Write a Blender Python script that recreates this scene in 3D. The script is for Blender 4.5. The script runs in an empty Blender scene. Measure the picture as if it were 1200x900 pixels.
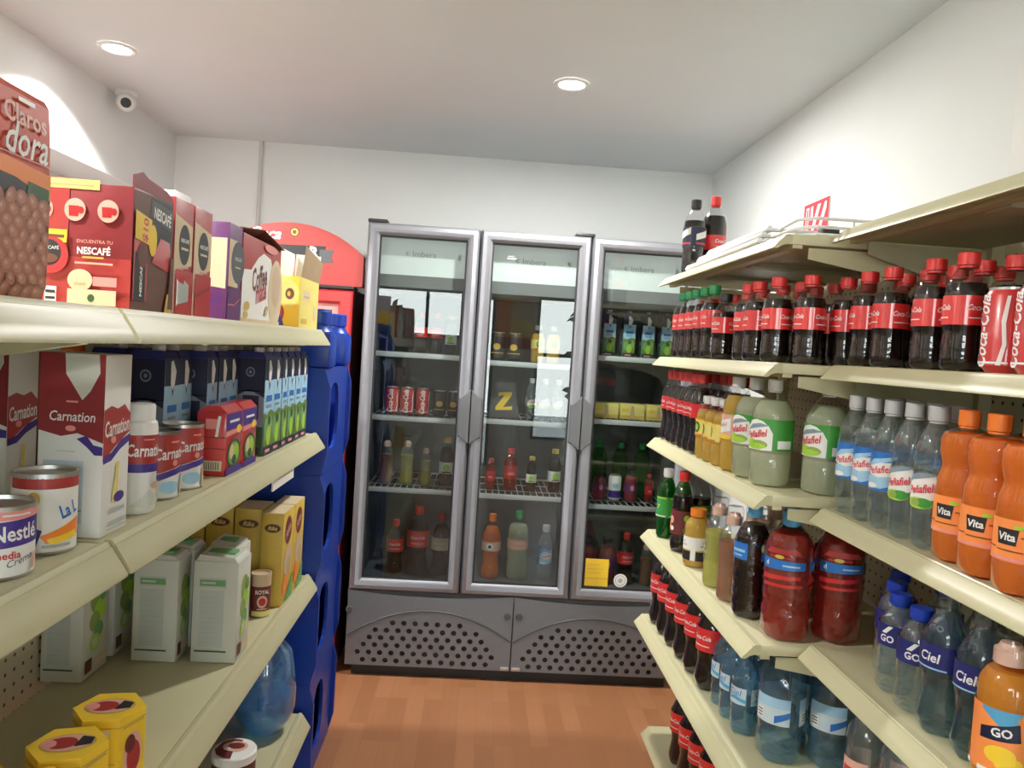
import bpy, bmesh, math, random
from mathutils import Vector, Matrix
random.seed(11)
SC = bpy.context.scene
COL = SC.collection
PI = math.pi
R_ = math.radians

# ------------------------------------------------------------------ materials
def nodes(name):
    m = bpy.data.materials.new(name); m.use_nodes = True
    nt = m.node_tree; nt.nodes.clear()
    out = nt.nodes.new('ShaderNodeOutputMaterial')
    return m, nt, out

def link(nt, a, b): nt.links.new(a, b)

def mat(name, col, rough=.5, metal=0.0, var=.08, scale=18, bump=0.0, coat=0.0, emit=None, estr=0.0, spec=.5, trans=0.0):
    m, nt, out = nodes(name)
    p = nt.nodes.new('ShaderNodeBsdfPrincipled')
    tc = nt.nodes.new('ShaderNodeTexCoord')
    n = nt.nodes.new('ShaderNodeTexNoise'); n.inputs['Scale'].default_value = scale; n.inputs['Detail'].default_value = 3
    link(nt, tc.outputs['Object'], n.inputs['Vector'])
    mx = nt.nodes.new('ShaderNodeMix'); mx.data_type = 'RGBA'
    c = list(col)[:3]
    mx.inputs[6].default_value = [max(0, x*(1-var)) for x in c]+[1]
    mx.inputs[7].default_value = [min(1, x*(1+var)) for x in c]+[1]
    link(nt, n.outputs['Fac'], mx.inputs[0])
    link(nt, mx.outputs[2], p.inputs['Base Color'])
    p.inputs['Roughness'].default_value = rough
    p.inputs['Metallic'].default_value = metal
    p.inputs['Coat Weight'].default_value = coat
    p.inputs['Coat Roughness'].default_value = .08
    p.inputs['Specular IOR Level'].default_value = spec
    if emit:
        p.inputs['Emission Color'].default_value = list(emit)+[1]; p.inputs['Emission Strength'].default_value = estr
    if bump:
        b = nt.nodes.new('ShaderNodeBump'); b.inputs['Strength'].default_value = bump; b.inputs['Distance'].default_value = .004
        link(nt, n.outputs['Fac'], b.inputs['Height']); link(nt, b.outputs[0], p.inputs['Normal'])
    link(nt, p.outputs[0], out.inputs['Surface'])
    return m

def shell(name, tint, refl=1.0, rough=.03, ior=1.5, haze=0.0, hazecol=(.8, .8, .8), wavy=0.0, wscale=55):
    """thin clear plastic or glass: see-through tint + fresnel gloss"""
    m, nt, out = nodes(name)
    t = nt.nodes.new('ShaderNodeBsdfTransparent'); t.inputs[0].default_value = list(tint)+[1]
    g = nt.nodes.new('ShaderNodeBsdfGlossy'); g.inputs['Roughness'].default_value = rough
    f = nt.nodes.new('ShaderNodeFresnel'); f.inputs[0].default_value = ior
    ml = nt.nodes.new('ShaderNodeMath'); ml.operation = 'MULTIPLY'; ml.use_clamp = True; ml.inputs[1].default_value = refl
    if wavy:
        tw = nt.nodes.new('ShaderNodeTexCoord'); nw = nt.nodes.new('ShaderNodeTexNoise'); nw.inputs['Scale'].default_value = wscale; nw.inputs['Detail'].default_value = 1
        bw = nt.nodes.new('ShaderNodeBump'); bw.inputs['Strength'].default_value = wavy; bw.inputs['Distance'].default_value = .006
        link(nt, tw.outputs['Object'], nw.inputs['Vector']); link(nt, nw.outputs['Fac'], bw.inputs['Height'])
        link(nt, bw.outputs[0], g.inputs['Normal']); link(nt, bw.outputs[0], f.inputs['Normal'])
    geo = nt.nodes.new('ShaderNodeNewGeometry'); inv = nt.nodes.new('ShaderNodeMath'); inv.operation = 'SUBTRACT'; inv.inputs[0].default_value = 1
    link(nt, geo.outputs['Backfacing'], inv.inputs[1]); fm = nt.nodes.new('ShaderNodeMath'); fm.operation = 'MULTIPLY'
    link(nt, f.outputs[0], fm.inputs[0]); link(nt, inv.outputs[0], fm.inputs[1])
    link(nt, fm.outputs[0], ml.inputs[0])
    base = t.outputs[0]
    if haze:
        d = nt.nodes.new('ShaderNodeBsdfDiffuse'); d.inputs[0].default_value = list(hazecol)+[1]
        tc = nt.nodes.new('ShaderNodeTexCoord'); n = nt.nodes.new('ShaderNodeTexNoise'); n.inputs['Scale'].default_value = 40
        link(nt, tc.outputs['Object'], n.inputs['Vector'])
        mh = nt.nodes.new('ShaderNodeMath'); mh.operation = 'MULTIPLY'; mh.inputs[1].default_value = haze*2
        link(nt, n.outputs['Fac'], mh.inputs[0])
        a = nt.nodes.new('ShaderNodeMixShader'); link(nt, mh.outputs[0], a.inputs[0])
        link(nt, t.outputs[0], a.inputs[1]); link(nt, d.outputs[0], a.inputs[2]); base = a.outputs[0]
    mx = nt.nodes.new('ShaderNodeMixShader')
    link(nt, ml.outputs[0], mx.inputs[0]); link(nt, base, mx.inputs[1]); link(nt, g.outputs[0], mx.inputs[2])
    link(nt, mx.outputs[0], out.inputs['Surface'])
    return m

def drink(name, col, tint, clear=.4):
    """a cloudy drink: diffuse + translucent body, partly see-through"""
    m, nt, out = nodes(name)
    t = nt.nodes.new('ShaderNodeBsdfTransparent'); t.inputs[0].default_value = list(tint)+[1]
    d = nt.nodes.new('ShaderNodeBsdfDiffuse'); l = nt.nodes.new('ShaderNodeBsdfTranslucent')
    tc = nt.nodes.new('ShaderNodeTexCoord'); n = nt.nodes.new('ShaderNodeTexNoise'); n.inputs['Scale'].default_value = 14
    link(nt, tc.outputs['Object'], n.inputs['Vector'])
    mx = nt.nodes.new('ShaderNodeMix'); mx.data_type = 'RGBA'
    mx.inputs[6].default_value = [x*.85 for x in col]+[1]; mx.inputs[7].default_value = [min(1, x*1.1) for x in col]+[1]
    link(nt, n.outputs['Fac'], mx.inputs[0])
    link(nt, mx.outputs[2], d.inputs[0]); link(nt, mx.outputs[2], l.inputs[0])
    a = nt.nodes.new('ShaderNodeMixShader'); a.inputs[0].default_value = .45
    link(nt, d.outputs[0], a.inputs[1]); link(nt, l.outputs[0], a.inputs[2])
    b = nt.nodes.new('ShaderNodeMixShader'); b.inputs[0].default_value = clear
    link(nt, a.outputs[0], b.inputs[1]); link(nt, t.outputs[0], b.inputs[2])
    link(nt, b.outputs[0], out.inputs['Surface'])
    return m

M = {}
def D(k, *a, **kw): M[k] = mat(k, *a, **kw)
D('wall', (.84, .862, .855), .85, var=.03, scale=4, bump=.05)
D('ceil', (.77, .80, .815), .9, var=.03, scale=3, bump=.04)
D('cream', (.52, .49, .305), .38, var=.04, scale=9, spec=.5)
D('cream_dark', (.46, .43, .28), .5, var=.06, scale=9)
D('steel', (.30, .305, .335), .5, metal=.45, var=.05, scale=30)
D('steel_panel', (.22, .24, .27), .42, metal=.6, var=.06, scale=40)
D('dark', (.02, .02, .022), .5, var=.1)
D('darkgrey', (.08, .085, .09), .45)
D('handle', (.13, .135, .14), .45)
D('grey', (.30, .31, .32), .5)
D('cabin', (.105, .12, .125), .6, var=.06)
D('wire', (.62, .64, .65), .35, var=.03)
D('white', (.85, .85, .84), .45, var=.02)
D('paper', (.82, .82, .79), .7, var=.02)
D('offwhite', (.60, .61, .54), .6, var=.03)
D('headpanel', (.62, .66, .64), .5, var=.02, emit=(.80, .86, .83), estr=.42)  # emission added to brighten the header behind the glass
D('red', (.40, .04, .036), .4, var=.06)
D('bagred', (.60, .085, .045), .5, var=.06)
D('redbright', (.58, .03, .032), .3, var=.05, coat=.8)
D('capred', (.70, .035, .03), .35, var=.05)
D('cokelabel', (.72, .03, .03), .3, var=.05, coat=1.0)
D('darkred', (.25, .02, .025), .45)
D('maroon', (.16, .03, .03), .45)
D('pink', (.80, .30, .28), .5)
D('salmon', (.75, .42, .33), .5)
D('orange', (.85, .24, .03), .4)
D('orangelabel', (.95, .30, .08), .4, var=.04)
D('capor', (.90, .22, .03), .35)
D('yellow', (.92, .62, .045), .42, var=.04)
D('boxyellow', (.66, .46, .075), .5, var=.05)
D('paleyellow', (.80, .68, .20), .5)
D('gold', (.62, .42, .08), .45)
D('beige', (.68, .55, .36), .6)
D('tan', (.55, .38, .2), .65)
D('brown', (.14, .05, .025), .5)
D('cardboard', (.38, .27, .16), .8, bump=.1)
D('bean', (.36, .14, .09), .45, var=.25, scale=60)
D('beanlight', (.46, .20, .13), .4, var=.15, scale=60)
D('beanshine', (.58, .32, .24), .4)
D('navy', (.02, .025, .16), .4, var=.08)
D('navydark', (.012, .016, .05), .45)
D('blue', (.02, .09, .55), .4)
D('skyblue', (.35, .58, .76), .5)
D('greyblue', (.22, .30, .36), .5)
D('paleblue', (.55, .66, .72), .5)
D('labelblue', (.03, .17, .52), .35)
D('cyan', (.10, .38, .62), .4)
D('rack', (.006, .042, .34), .35, var=.12, scale=6)
D('purple', (.13, .03, .14), .45)
D('violet', (.06, .03, .25), .45)
D('green', (.05, .30, .04), .45)
D('lime', (.36, .62, .05), .45)
D('leaf', (.28, .38, .10), .5)
D('meadow', (.13, .22, .04), .5, var=.35, scale=70)
D('darkgreen', (.03, .10, .03), .5)
D('capgreen', (.03, .34, .10), .4)
D('capblue', (.015, .05, .42), .35)
D('caplight', (.10, .40, .70), .4)
D('capwhite', (.80, .80, .79), .4, var=.02)
D('capgrey', (.52, .53, .53), .45)
D('capblack', (.015, .015, .015), .4)
D('peach', (.75, .48, .38), .45)
D('tin', (.55, .55, .54), .28, metal=.9, var=.04)
D('tindark', (.22, .22, .21), .3, metal=.8, var=.1)
D('cola', (.008, .004, .003), .15, var=.2, spec=.25)
D('mug', (.45, .02, .02), .4)
D('mousse', (.6, .45, .30), .5)
D('printpale', (.50, .53, .48), .6)
D('printgrey', (.42, .46, .44), .6)
D('printgreen', (.16, .36, .14), .6)
D('camera_white', (.78, .78, .76), .35, var=.02)
D('plaster_grey', (.62, .62, .59), .85, var=.03)
D('asphalt', (.25, .25, .24), .9, bump=.3)
D('signred', (.65, .05, .07), .5)
M['lens'] = mat('lens', (1, 1, 1), .4, emit=(1, .97, .92), estr=30)
M['pet'] = shell('pet', (.97, .975, .97), 1.9, .03, 1.45, .003, (.75, .78, .77))
M['pet_ribbed'] = shell('pet_ribbed', (.97, .975, .97), 2.6, .04, 1.45, .003, (.75, .78, .77), .8, 45)
M['pet_clear'] = shell('pet_clear', (.90, .93, .93), 2.2, .04, 1.5, .055, (.75, .80, .80), .5, 40)
M['pet_blue'] = shell('pet_blue', (.58, .76, .86), 2.2, .05, 1.5, .10, (.35, .58, .72), .8, 40)
M['pet_teal'] = shell('pet_teal', (.60, .70, .74), 2.0, .04, 1.5, .07, (.30, .45, .52), .6, 40)
M['pet_green'] = shell('pet_green', (.12, .55, .16), 1.3, .05, 1.5, .10, (.03, .35, .06))
M['jug_blue'] = shell('jug_blue', (.45, .70, .90), 2.2, .06, 1.5, .22, (.22, .55, .90))
M['water'] = shell('water', (.90, .94, .95), .8, .04, 1.33, .03, (.6, .7, .72))
M['pane'] = shell('pane', (.84, .87, .86), 2.0, .0, 1.5, 0)
M['winpane'] = shell('winpane', (.95, .97, .97), .8, .0, 1.45, 0)
M['lime_drink'] = drink('lime_drink', (0.66, 0.7, 0.5), (0.85, 0.9, 0.7), 0.22)
M['yellow_drink'] = drink('yellow_drink', (0.85, 0.58, 0.12), (0.9, 0.7, 0.3), 0.15)
M['gold_drink'] = drink('gold_drink', (0.72, 0.68, 0.12), (0.9, 0.85, 0.3), 0.2)
M['orange_drink'] = drink('orange_drink', (1.0, 0.26, 0.04), (1, 0.45, 0.1), 0.05)
M['mango_drink'] = drink('mango_drink', (.95, .40, .05), (1, .6, .15), .1)
M['red_drink'] = drink('red_drink', (.46, .05, .035), (.85, .16, .12), .3)
M['amber_drink'] = drink('amber_drink', (0.55, 0.22, 0.09), (0.7, 0.4, 0.2), 0.25)
M['green_drink'] = drink('green_drink', (.03, .30, .05), (.1, .5, .1), .5)

def wood_floor():
    m, nt, out = nodes('laminate')
    p = nt.nodes.new('ShaderNodeBsdfPrincipled'); p.inputs['Roughness'].default_value = .36
    tc = nt.nodes.new('ShaderNodeTexCoord')
    mp = nt.nodes.new('ShaderNodeMapping'); mp.inputs['Rotation'].default_value = (0, 0, PI/2)
    link(nt, tc.outputs['Object'], mp.inputs['Vector'])
    b = nt.nodes.new('ShaderNodeTexBrick')
    b.inputs['Color1'].default_value = (.45, .205, .095, 1); b.inputs['Color2'].default_value = (.36, .152, .066, 1)
    b.inputs['Mortar'].default_value = (.38, .16, .065, 1)
    b.inputs['Scale'].default_value = 1; b.inputs['Mortar Size'].default_value = .0012; b.inputs['Bias'].default_value = .1
    b.inputs['Brick Width'].default_value = .36; b.inputs['Row Height'].default_value = .072
    b.offset = .37; b.offset_frequency = 3
    link(nt, mp.outputs[0], b.inputs['Vector'])
    mp2 = nt.nodes.new('ShaderNodeMapping'); mp2.inputs['Scale'].default_value = (70, 4, 1)
    link(nt, tc.outputs['Object'], mp2.inputs['Vector'])
    n = nt.nodes.new('ShaderNodeTexNoise'); n.inputs['Scale'].default_value = 1; n.inputs['Detail'].default_value = 4
    link(nt, mp2.outputs[0], n.inputs['Vector'])
    mx = nt.nodes.new('ShaderNodeMix'); mx.data_type = 'RGBA'; mx.blend_type = 'MULTIPLY'
    mx.inputs[0].default_value = .35
    link(nt, b.outputs['Color'], mx.inputs[6])
    r = nt.nodes.new('ShaderNodeValToRGB'); r.color_ramp.elements[0].color = (.65, .6, .55, 1); r.color_ramp.elements[1].color = (1, 1, 1, 1)
    link(nt, n.outputs['Fac'], r.inputs[0]); link(nt, r.outputs[0], mx.inputs[7])
    link(nt, mx.outputs[2], p.inputs['Base Color'])
    link(nt, p.outputs[0], out.inputs['Surface'])
    return m
M['laminate'] = wood_floor()

def pegboard():
    m, nt, out = nodes('pegboard')
    p = nt.nodes.new('ShaderNodeBsdfPrincipled'); p.inputs['Roughness'].default_value = .5
    tc = nt.nodes.new('ShaderNodeTexCoord')
    sc = nt.nodes.new('ShaderNodeVectorMath'); sc.operation = 'MULTIPLY'; sc.inputs[1].default_value = (0, 33, 33)
    fr = nt.nodes.new('ShaderNodeVectorMath'); fr.operation = 'FRACTION'
    sb = nt.nodes.new('ShaderNodeVectorMath'); sb.operation = 'SUBTRACT'; sb.inputs[1].default_value = (0, .5, .5)
    ln = nt.nodes.new('ShaderNodeVectorMath'); ln.operation = 'LENGTH'
    lt = nt.nodes.new('ShaderNodeMath'); lt.operation = 'LESS_THAN'; lt.inputs[1].default_value = .13
    link(nt, tc.outputs['Object'], sc.inputs[0]); link(nt, sc.outputs[0], fr.inputs[0]); link(nt, fr.outputs[0], sb.inputs[0])
    link(nt, sb.outputs[0], ln.inputs[0]); link(nt, ln.outputs['Value'], lt.inputs[0])
    mx = nt.nodes.new('ShaderNodeMix'); mx.data_type = 'RGBA'
    mx.inputs[6].default_value = (.56, .49, .36, 1); mx.inputs[7].default_value = (.05, .04, .03, 1)
    link(nt, lt.outputs[0], mx.inputs[0]); link(nt, mx.outputs[2], p.inputs['Base Color'])
    link(nt, p.outputs[0], out.inputs['Surface'])
    return m
M['pegboard'] = pegboard()

# ------------------------------------------------------------------ mesh builder
def woff(o):
    v = Vector((0, 0, 0))
    while o is not None:
        v = v + o.location; o = o.parent
    return v

class MB:
    def __init__(s): s.bm = bmesh.new(); s.mats = []
    def mi(s, m):
        if isinstance(m, str): m = M[m]
        if m not in s.mats: s.mats.append(m)
        return s.mats.index(m)
    def add(s, vs, fs, m, smooth=False):
        i = s.mi(m) if not isinstance(m, list) else None
        bv = [s.bm.verts.new(v) for v in vs]
        for k, f in enumerate(fs):
            if len(set(f)) < 3: continue
            try: fc = s.bm.faces.new([bv[j] for j in f])
            except ValueError: continue
            fc.material_index = i if i is not None else s.mi(m[k]); fc.smooth = smooth
        return s
    def box(s, x0, x1, y0, y1, z0, z1, m, bev=0, seg=2, mx=None):
        t = bmesh.new(); bmesh.ops.create_cube(t, size=1)
        for v in t.verts: v.co = Vector(((x0+x1)/2+v.co.x*(x1-x0), (y0+y1)/2+v.co.y*(y1-y0), (z0+z1)/2+v.co.z*(z1-z0)))
        if bev: bmesh.ops.bevel(t, geom=list(t.edges), offset=bev, segments=seg, affect='EDGES', profile=.5)
        if mx is not None: bmesh.ops.transform(t, matrix=mx, verts=list(t.verts))
        t.verts.index_update()
        s.add([v.co.copy() for v in t.verts], [[v.index for v in f.verts] for f in t.faces], m, smooth=bool(bev))
        t.free(); return s
    def lathe(s, prof, m, seg=20, c=(0, 0, 0), ax='z', fun=None, closed=True, angles=None):
        a0, a1 = angles if angles else (0, 2*PI)
        full = angles is None; n = seg if full else seg+1
        vs = []; fs = []; ms = []
        for k, (z, r) in enumerate(prof):
            for j in range(n):
                a = a0+(a1-a0)*j/seg
                rr, zz = (r, z) if fun is None else fun(r, z, a)
                p = (rr*math.cos(a), rr*math.sin(a), zz)
                if ax == 'x': p = (p[2], p[0], p[1])
                elif ax == 'y': p = (p[0], p[2], p[1])
                vs.append((p[0]+c[0], p[1]+c[1], p[2]+c[2]))
        for k in range(len(prof)-1):
            for j in range(seg):
                q = (j+1) % n
                fs.append([k*n+j, k*n+q, (k+1)*n+q, (k+1)*n+j]); ms.append(m[k] if isinstance(m, list) else m)
        if closed and full:
            if prof[0][1] > 1e-5: fs.append(list(range(n))[::-1]); ms.append(ms[0])
            if prof[-1][1] > 1e-5: fs.append([(len(prof)-1)*n+j for j in range(n)]); ms.append(ms[-1])
        s.add(vs, fs, ms, True); return s
    def tube(s, pts, r, m, seg=8, closed=False):
        pts = [Vector(p) for p in pts]; n = len(pts); vs = []; fs = []
        for i, p in enumerate(pts):
            a = pts[i-1] if i > 0 else (pts[-1] if closed else p); b = pts[(i+1) % n] if (i < n-1 or closed) else p
            t = (b-a).normalized(); u = t.orthogonal().normalized() if i == 0 else (u-t*u.dot(t)).normalized()
            w = t.cross(u)
            for j in range(seg):
                an = 2*PI*j/seg; vs.append(p+(u*math.cos(an)+w*math.sin(an))*r)
        for i in range(n if closed else n-1):
            for j in range(seg):
                q = (j+1) % seg; k = (i+1) % n
                fs.append([i*seg+j, i*seg+q, k*seg+q, k*seg+j])
        if not closed: fs += [list(range(seg))[::-1], [(n-1)*seg+j for j in range(seg)]]
        s.add(vs, fs, m, True); return s
    def prism(s, poly, f0, f1, m, smooth=False):
        """poly: 2D points, f0/f1 map a 2D point to 3D at each end"""
        n = len(poly); vs = [f0(*p) for p in poly]+[f1(*p) for p in poly]
        fs = [list(range(n))[::-1], [n+j for j in range(n)]]+[[j, (j+1) % n, n+(j+1) % n, n+j] for j in range(n)]
        s.add(vs, fs, m, smooth); return s
    def build(s, name, parent=None, origin=None, kind=None):
        me = bpy.data.meshes.new(name)
        off = woff(parent) if parent is not None else Vector(origin or (0, 0, 0))
        for v in s.bm.verts: v.co -= off
        s.bm.normal_update()
        bmesh.ops.recalc_face_normals(s.bm, faces=list(s.bm.faces))
        for e in s.bm.edges:
            if len(e.link_faces) == 2 and e.calc_face_angle(0) > .62: e.smooth = False
        s.bm.to_mesh(me); s.bm.free()
        for m in s.mats: me.materials.append(m)
        o = bpy.data.objects.new(name, me); COL.objects.link(o)
        if parent is not None: o.parent = parent
        else: o.location = off
        if kind: o['kind'] = kind
        return o

def tag(o, label, cat, group=None):
    o['label'] = label; o['category'] = cat
    if group: o['group'] = group
    return o
def thing(name, label, cat, loc=(0, 0, 0), group=None):
    o = bpy.data.objects.new(name, None); COL.objects.link(o); o.location = loc; o.empty_display_size = .05
    return tag(o, label, cat, group)
def clone(o, loc, rz=0, label=None, group=None, sc=1.0):
    r = o.copy(); COL.objects.link(r); r.location = loc; r.rotation_euler = (0, 0, rz); r.scale = (sc, sc, sc)
    if label: r['label'] = label
    if group: r['group'] = group
    for ch in list(o.children):
        c = ch.copy(); COL.objects.link(c); c.parent = r
        for g in ch.children:
            d = g.copy(); COL.objects.link(d); d.parent = c
    return r
class Stock:
    """a product model; the first placing moves the model itself, the others copy it"""
    def __init__(s, make): s.o = None; s.make = make
    def put(s, x, y, z, rz, label, group=None, sc=1.0):
        if s.o is None:
            s.o = s.make(); s.o.location = (x, y, z); s.o.rotation_euler = (0, 0, rz); s.o.scale = (sc,)*3; s.o['label'] = label
            if group: s.o['group'] = group
            return s.o
        r = clone(s.o, (x, y, z), rz, label, group, sc)
        if not group and 'group' in r: del r['group']
        return r

# ------------------------------------------------------------------ flat plates with holes, lettering, printed art
def eval_curve(cu):
    o = bpy.data.objects.new('outline', cu); COL.objects.link(o)
    bpy.context.view_layer.update()
    me = o.evaluated_get(bpy.context.evaluated_depsgraph_get()).to_mesh()
    vs = [v.co.copy() for v in me.vertices]; fs = [list(p.vertices) for p in me.polygons]
    bpy.data.objects.remove(o); bpy.data.curves.remove(cu)
    return vs, fs
def plate(loops, t):
    cu = bpy.data.curves.new('outline', 'CURVE'); cu.dimensions = '2D'; cu.fill_mode = 'BOTH'; cu.extrude = t/2
    for lp in loops:
        sp = cu.splines.new('POLY'); sp.points.add(len(lp)-1); sp.use_cyclic_u = True
        for p, q in zip(sp.points, lp): p.co = (q[0], q[1], 0, 1)
    return eval_curve(cu)
_tx = {}
def text_mesh(txt, shear=0.0, bold=0.0):
    k = (txt, shear, bold)
    if k not in _tx:
        cu = bpy.data.curves.new('lettering', 'FONT'); cu.body = txt; cu.shear = shear; cu.offset = bold; cu.resolution_u = 2
        vs, fs = eval_curve(cu)
        x0 = min(v.x for v in vs); x1 = max(v.x for v in vs); y0 = min(v.y for v in vs); y1 = max(v.y for v in vs)
        w = x1-x0
        _tx[k] = ([((v.x-x0)/w-.5, (v.y-(y0+y1)/2)/w) for v in vs], fs)
    return _tx[k]
def art(mb, mp, W, H, items, step=None, off0=.0004, doff=.00025):
    for k, it in enumerate(items):
        off = off0+doff*k; t = it[0]
        if t == 'r':
            _, a, b, c, d, m = it; P = [(a, b), (c, b), (c, d), (a, d)]; F = [[0, 1, 2, 3]]
        elif t == 'p': P = it[1]; F = [list(range(len(P)))]; m = it[2]
        elif t == 'e':
            _, cs, ct, rs, rt, m = it[:6]; n = 20
            P = [(cs+rs*math.cos(2*PI*j/n), ct+rt*math.sin(2*PI*j/n)) for j in range(n)]; F = [list(range(n))]
        elif t == 't':
            _, txt, cs, ct, w, m = it[:6]; o = it[6] if len(it) > 6 else {}
            vs, F = text_mesh(txt, o.get('shear', 0), o.get('bold', .0)); ro = o.get('rot', 0); ys = o.get('ys', 1)
            P = []
            for x, y in vs:
                y *= ys; X = x*math.cos(ro)-y*math.sin(ro); Y = x*math.sin(ro)+y*math.cos(ro)
                if o.get('arc'): Y += o['arc']*(.25-(X*X))
                P.append((cs+X*w, ct+Y*w*W/H))
        P = [(p[0]*W, p[1]*H) for p in P]
        if step:
            t_ = bmesh.new(); bv = [t_.verts.new((p[0], p[1], 0)) for p in P]
            for f in F:
                try: t_.faces.new([bv[j] for j in f])
                except ValueError: pass
            lo = min(p[0] for p in P); hi = max(p[0] for p in P); x = math.ceil(lo/step)*step
            while x < hi:
                bmesh.ops.bisect_plane(t_, geom=list(t_.verts)+list(t_.edges)+list(t_.faces), dist=1e-6, plane_co=(x, 0, 0), plane_no=(1, 0, 0)); x += step
            t_.verts.index_update(); P = [(v.co.x, v.co.y) for v in t_.verts]; F = [[v.index for v in f.verts] for f in t_.faces]; t_.free()
        mb.add([mp(s, t2, off) for s, t2 in P], F, m)
def wrap(r, z0, a0=0.0):
    """arc length s measured either side of angle a0 (s centred by caller: s in 0..W, W = full arc)"""
    return lambda W: (lambda s, t, off: Vector(((r+off)*math.cos(a0+(s-W/2)/r), (r+off)*math.sin(a0+(s-W/2)/r), z0+t)))
def face(kind, x0, x1, y0, y1, z0, z1):
    if kind == '+x': return (lambda s, t, o: Vector((x1+o, y0+s, z0+t))), y1-y0, z1-z0
    if kind == '-x': return (lambda s, t, o: Vector((x0-o, y1-s, z0+t))), y1-y0, z1-z0
    if kind == '-y': return (lambda s, t, o: Vector((x0+s, y0-o, z0+t))), x1-x0, z1-z0
    if kind == '+z': return (lambda s, t, o: Vector((x0+s, y0+t, z1+o))), x1-x0, y1-y0
def ordw(i): return ['first', 'second', 'third', 'fourth', 'fifth', 'sixth', 'seventh', 'eighth', 'ninth', 'tenth', 'eleventh', 'twelfth'][i]

LW, SKY, EXPO = 125, 15.0, -0.10
# ------------------------------------------------------------------ the room
H_C = 2.524
XR, XB, YB, YF = 1.198, -1.659, 4.172, -2.25
def struct(name, mb): return mb.build(name, kind='structure')
struct('floor', MB().box(-2.0, 1.3, YF-.1, 4.3, -.06, 0, 'laminate'))
struct('ceiling', MB().box(-2.0, 1.3, YF-.1, 4.3, H_C, H_C+.08, 'ceil'))
struct('wall_right', MB().box(XR, XR+.1, YF-.1, 4.3, 0, H_C, 'wall'))
struct('wall_back', MB().box(-2.0, XR, YB, YB+.1, 0, H_C, 'wall'))
struct('wall_left', MB().box(-2.0, -1.92, YF-.1, YB, 0, H_C, 'wall'))
struct('trim_1', MB().box(-1.92, XB, YF, YB, 2.163, H_C, 'wall'))             # the beam along the left wall
struct('trim_2', MB().lathe([(2.524, .011), (0, .011)], 'plaster_grey', 10, (-1.213, YB-.010, 0)))    # conduit on the back wall
struct('baseboard_back', MB().box(-1.92, XR, YB-.012, YB, 0, .08, 'offwhite'))
struct('baseboard_right', MB().box(XR-.012, XR, YF, YB, 0, .08, 'offwhite'))
# street side of the shop, behind the viewer: a transom window, a tall shop window and an unseen slit added for bottle glints
W1 = (-1.45, -.22, 1.60, 2.17); W2 = (.66, 1.17, .45, 2.16); W_GLINT = (-.10, .16, .10, 2.12)
hole = lambda w: [(w[0], w[2]), (w[1], w[2]), (w[1], w[3]), (w[0], w[3])]
vs, fs = plate([[(-2.0, 0), (XR, 0), (XR, H_C), (-2.0, H_C)], hole(W1), hole(W2), hole(W_GLINT)], .12)
struct('wall_front', MB().add([(v.x, YF-.06+v.z, v.y) for v in vs], fs, 'wall'))
def rect_frame(mb, x0, x1, z0, z1, prof, m, smooth=True):
    """sweep a (inset, y) profile round an upright rectangle with mitred corners"""
    vs = []; n = len(prof)
    for d, y in prof: vs += [(x0+d, y, z0+d), (x1-d, y, z0+d), (x1-d, y, z1-d), (x0+d, y, z1-d)]
    fs = []
    for k in range(n-1):
        for j in range(4): fs.append([k*4+j, k*4+(j+1) % 4, (k+1)*4+(j+1) % 4, (k+1)*4+j])
    mb.add(vs, fs, m, smooth); return mb
for i, w in enumerate((W1, W2, W_GLINT)):
    mb = rect_frame(MB(), w[0], w[1], w[2], w[3], [(0, YF-.10), (0, YF-.02), (.035, YF-.02), (.035, YF-.10)], 'darkgrey', False)
    xm = (w[0]+w[1])/2+(.18 if i == 0 else -.30)
    if i == 0: mb.box(xm-.018, xm+.018, YF-.09, YF-.03, w[2], w[3], 'darkgrey')
    elif i == 1: mb.box(w[0], w[1], YF-.09, YF-.03, 1.45, 1.49, 'darkgrey')
    mb.box(w[0]+.03, w[1]-.03, YF-.065, YF-.06, w[2]+.03, w[3]-.03, 'winpane')
    struct('window_%d' % (i+1), mb)
struct('pavement', MB().box(-6, 6, YF-9, YF-.12, -.12, -.02, 'asphalt'))

# ------------------------------------------------------------------ ceiling lamps, security camera, signs
def downlight(x, y, label, watts, cone=126):
    t = thing('ceiling_light', label, 'ceiling light', (x, y, H_C), 'recessed ceiling lights')
    MB().lathe([(-.001, .066), (-.006, .066), (-.010, .060), (-.008, .050), (-.001, .048)], 'white', 32, (x, y, H_C), closed=False).build('trim_ring', t)
    MB().lathe([(-.0025, .0), (-.0025, .051), (-.0005, .051)], 'lens', 32, (x, y, H_C), closed=False).build('lens', t)
    if cone < 150:
        l = bpy.data.lights.new('bulb', 'SPOT'); l.energy = watts; l.spot_size = R_(cone); l.spot_blend = .22; l.shadow_soft_size = .045
    else:
        l = bpy.data.lights.new('bulb', 'AREA'); l.shape = 'DISK'; l.size = .10; l.energy = watts*.30
    l.color = (1, .985, .94)
    o = bpy.data.objects.new('bulb', l); COL.objects.link(o); o.location = (0, 0, -.03); o.parent = t
    return t
downlight(.282, 2.93, 'glowing round ceiling light above the aisle in front of the upright coolers', LW*1.0, 168)
downlight(-1.39, 2.93, 'glowing round ceiling light close to the wall beam and security camera', LW*1.0)
downlight(-1.20, .90, 'round ceiling light added out of view to brighten the near right shelves', LW*1.5, 168)  # unseen lamp, added to light the near right shelving
downlight(.282, -1.5, 'unseen round ceiling fill light added near the street window', LW*.05, 168)  # unseen weak lamp, added as fill for surfaces facing the viewer

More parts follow.
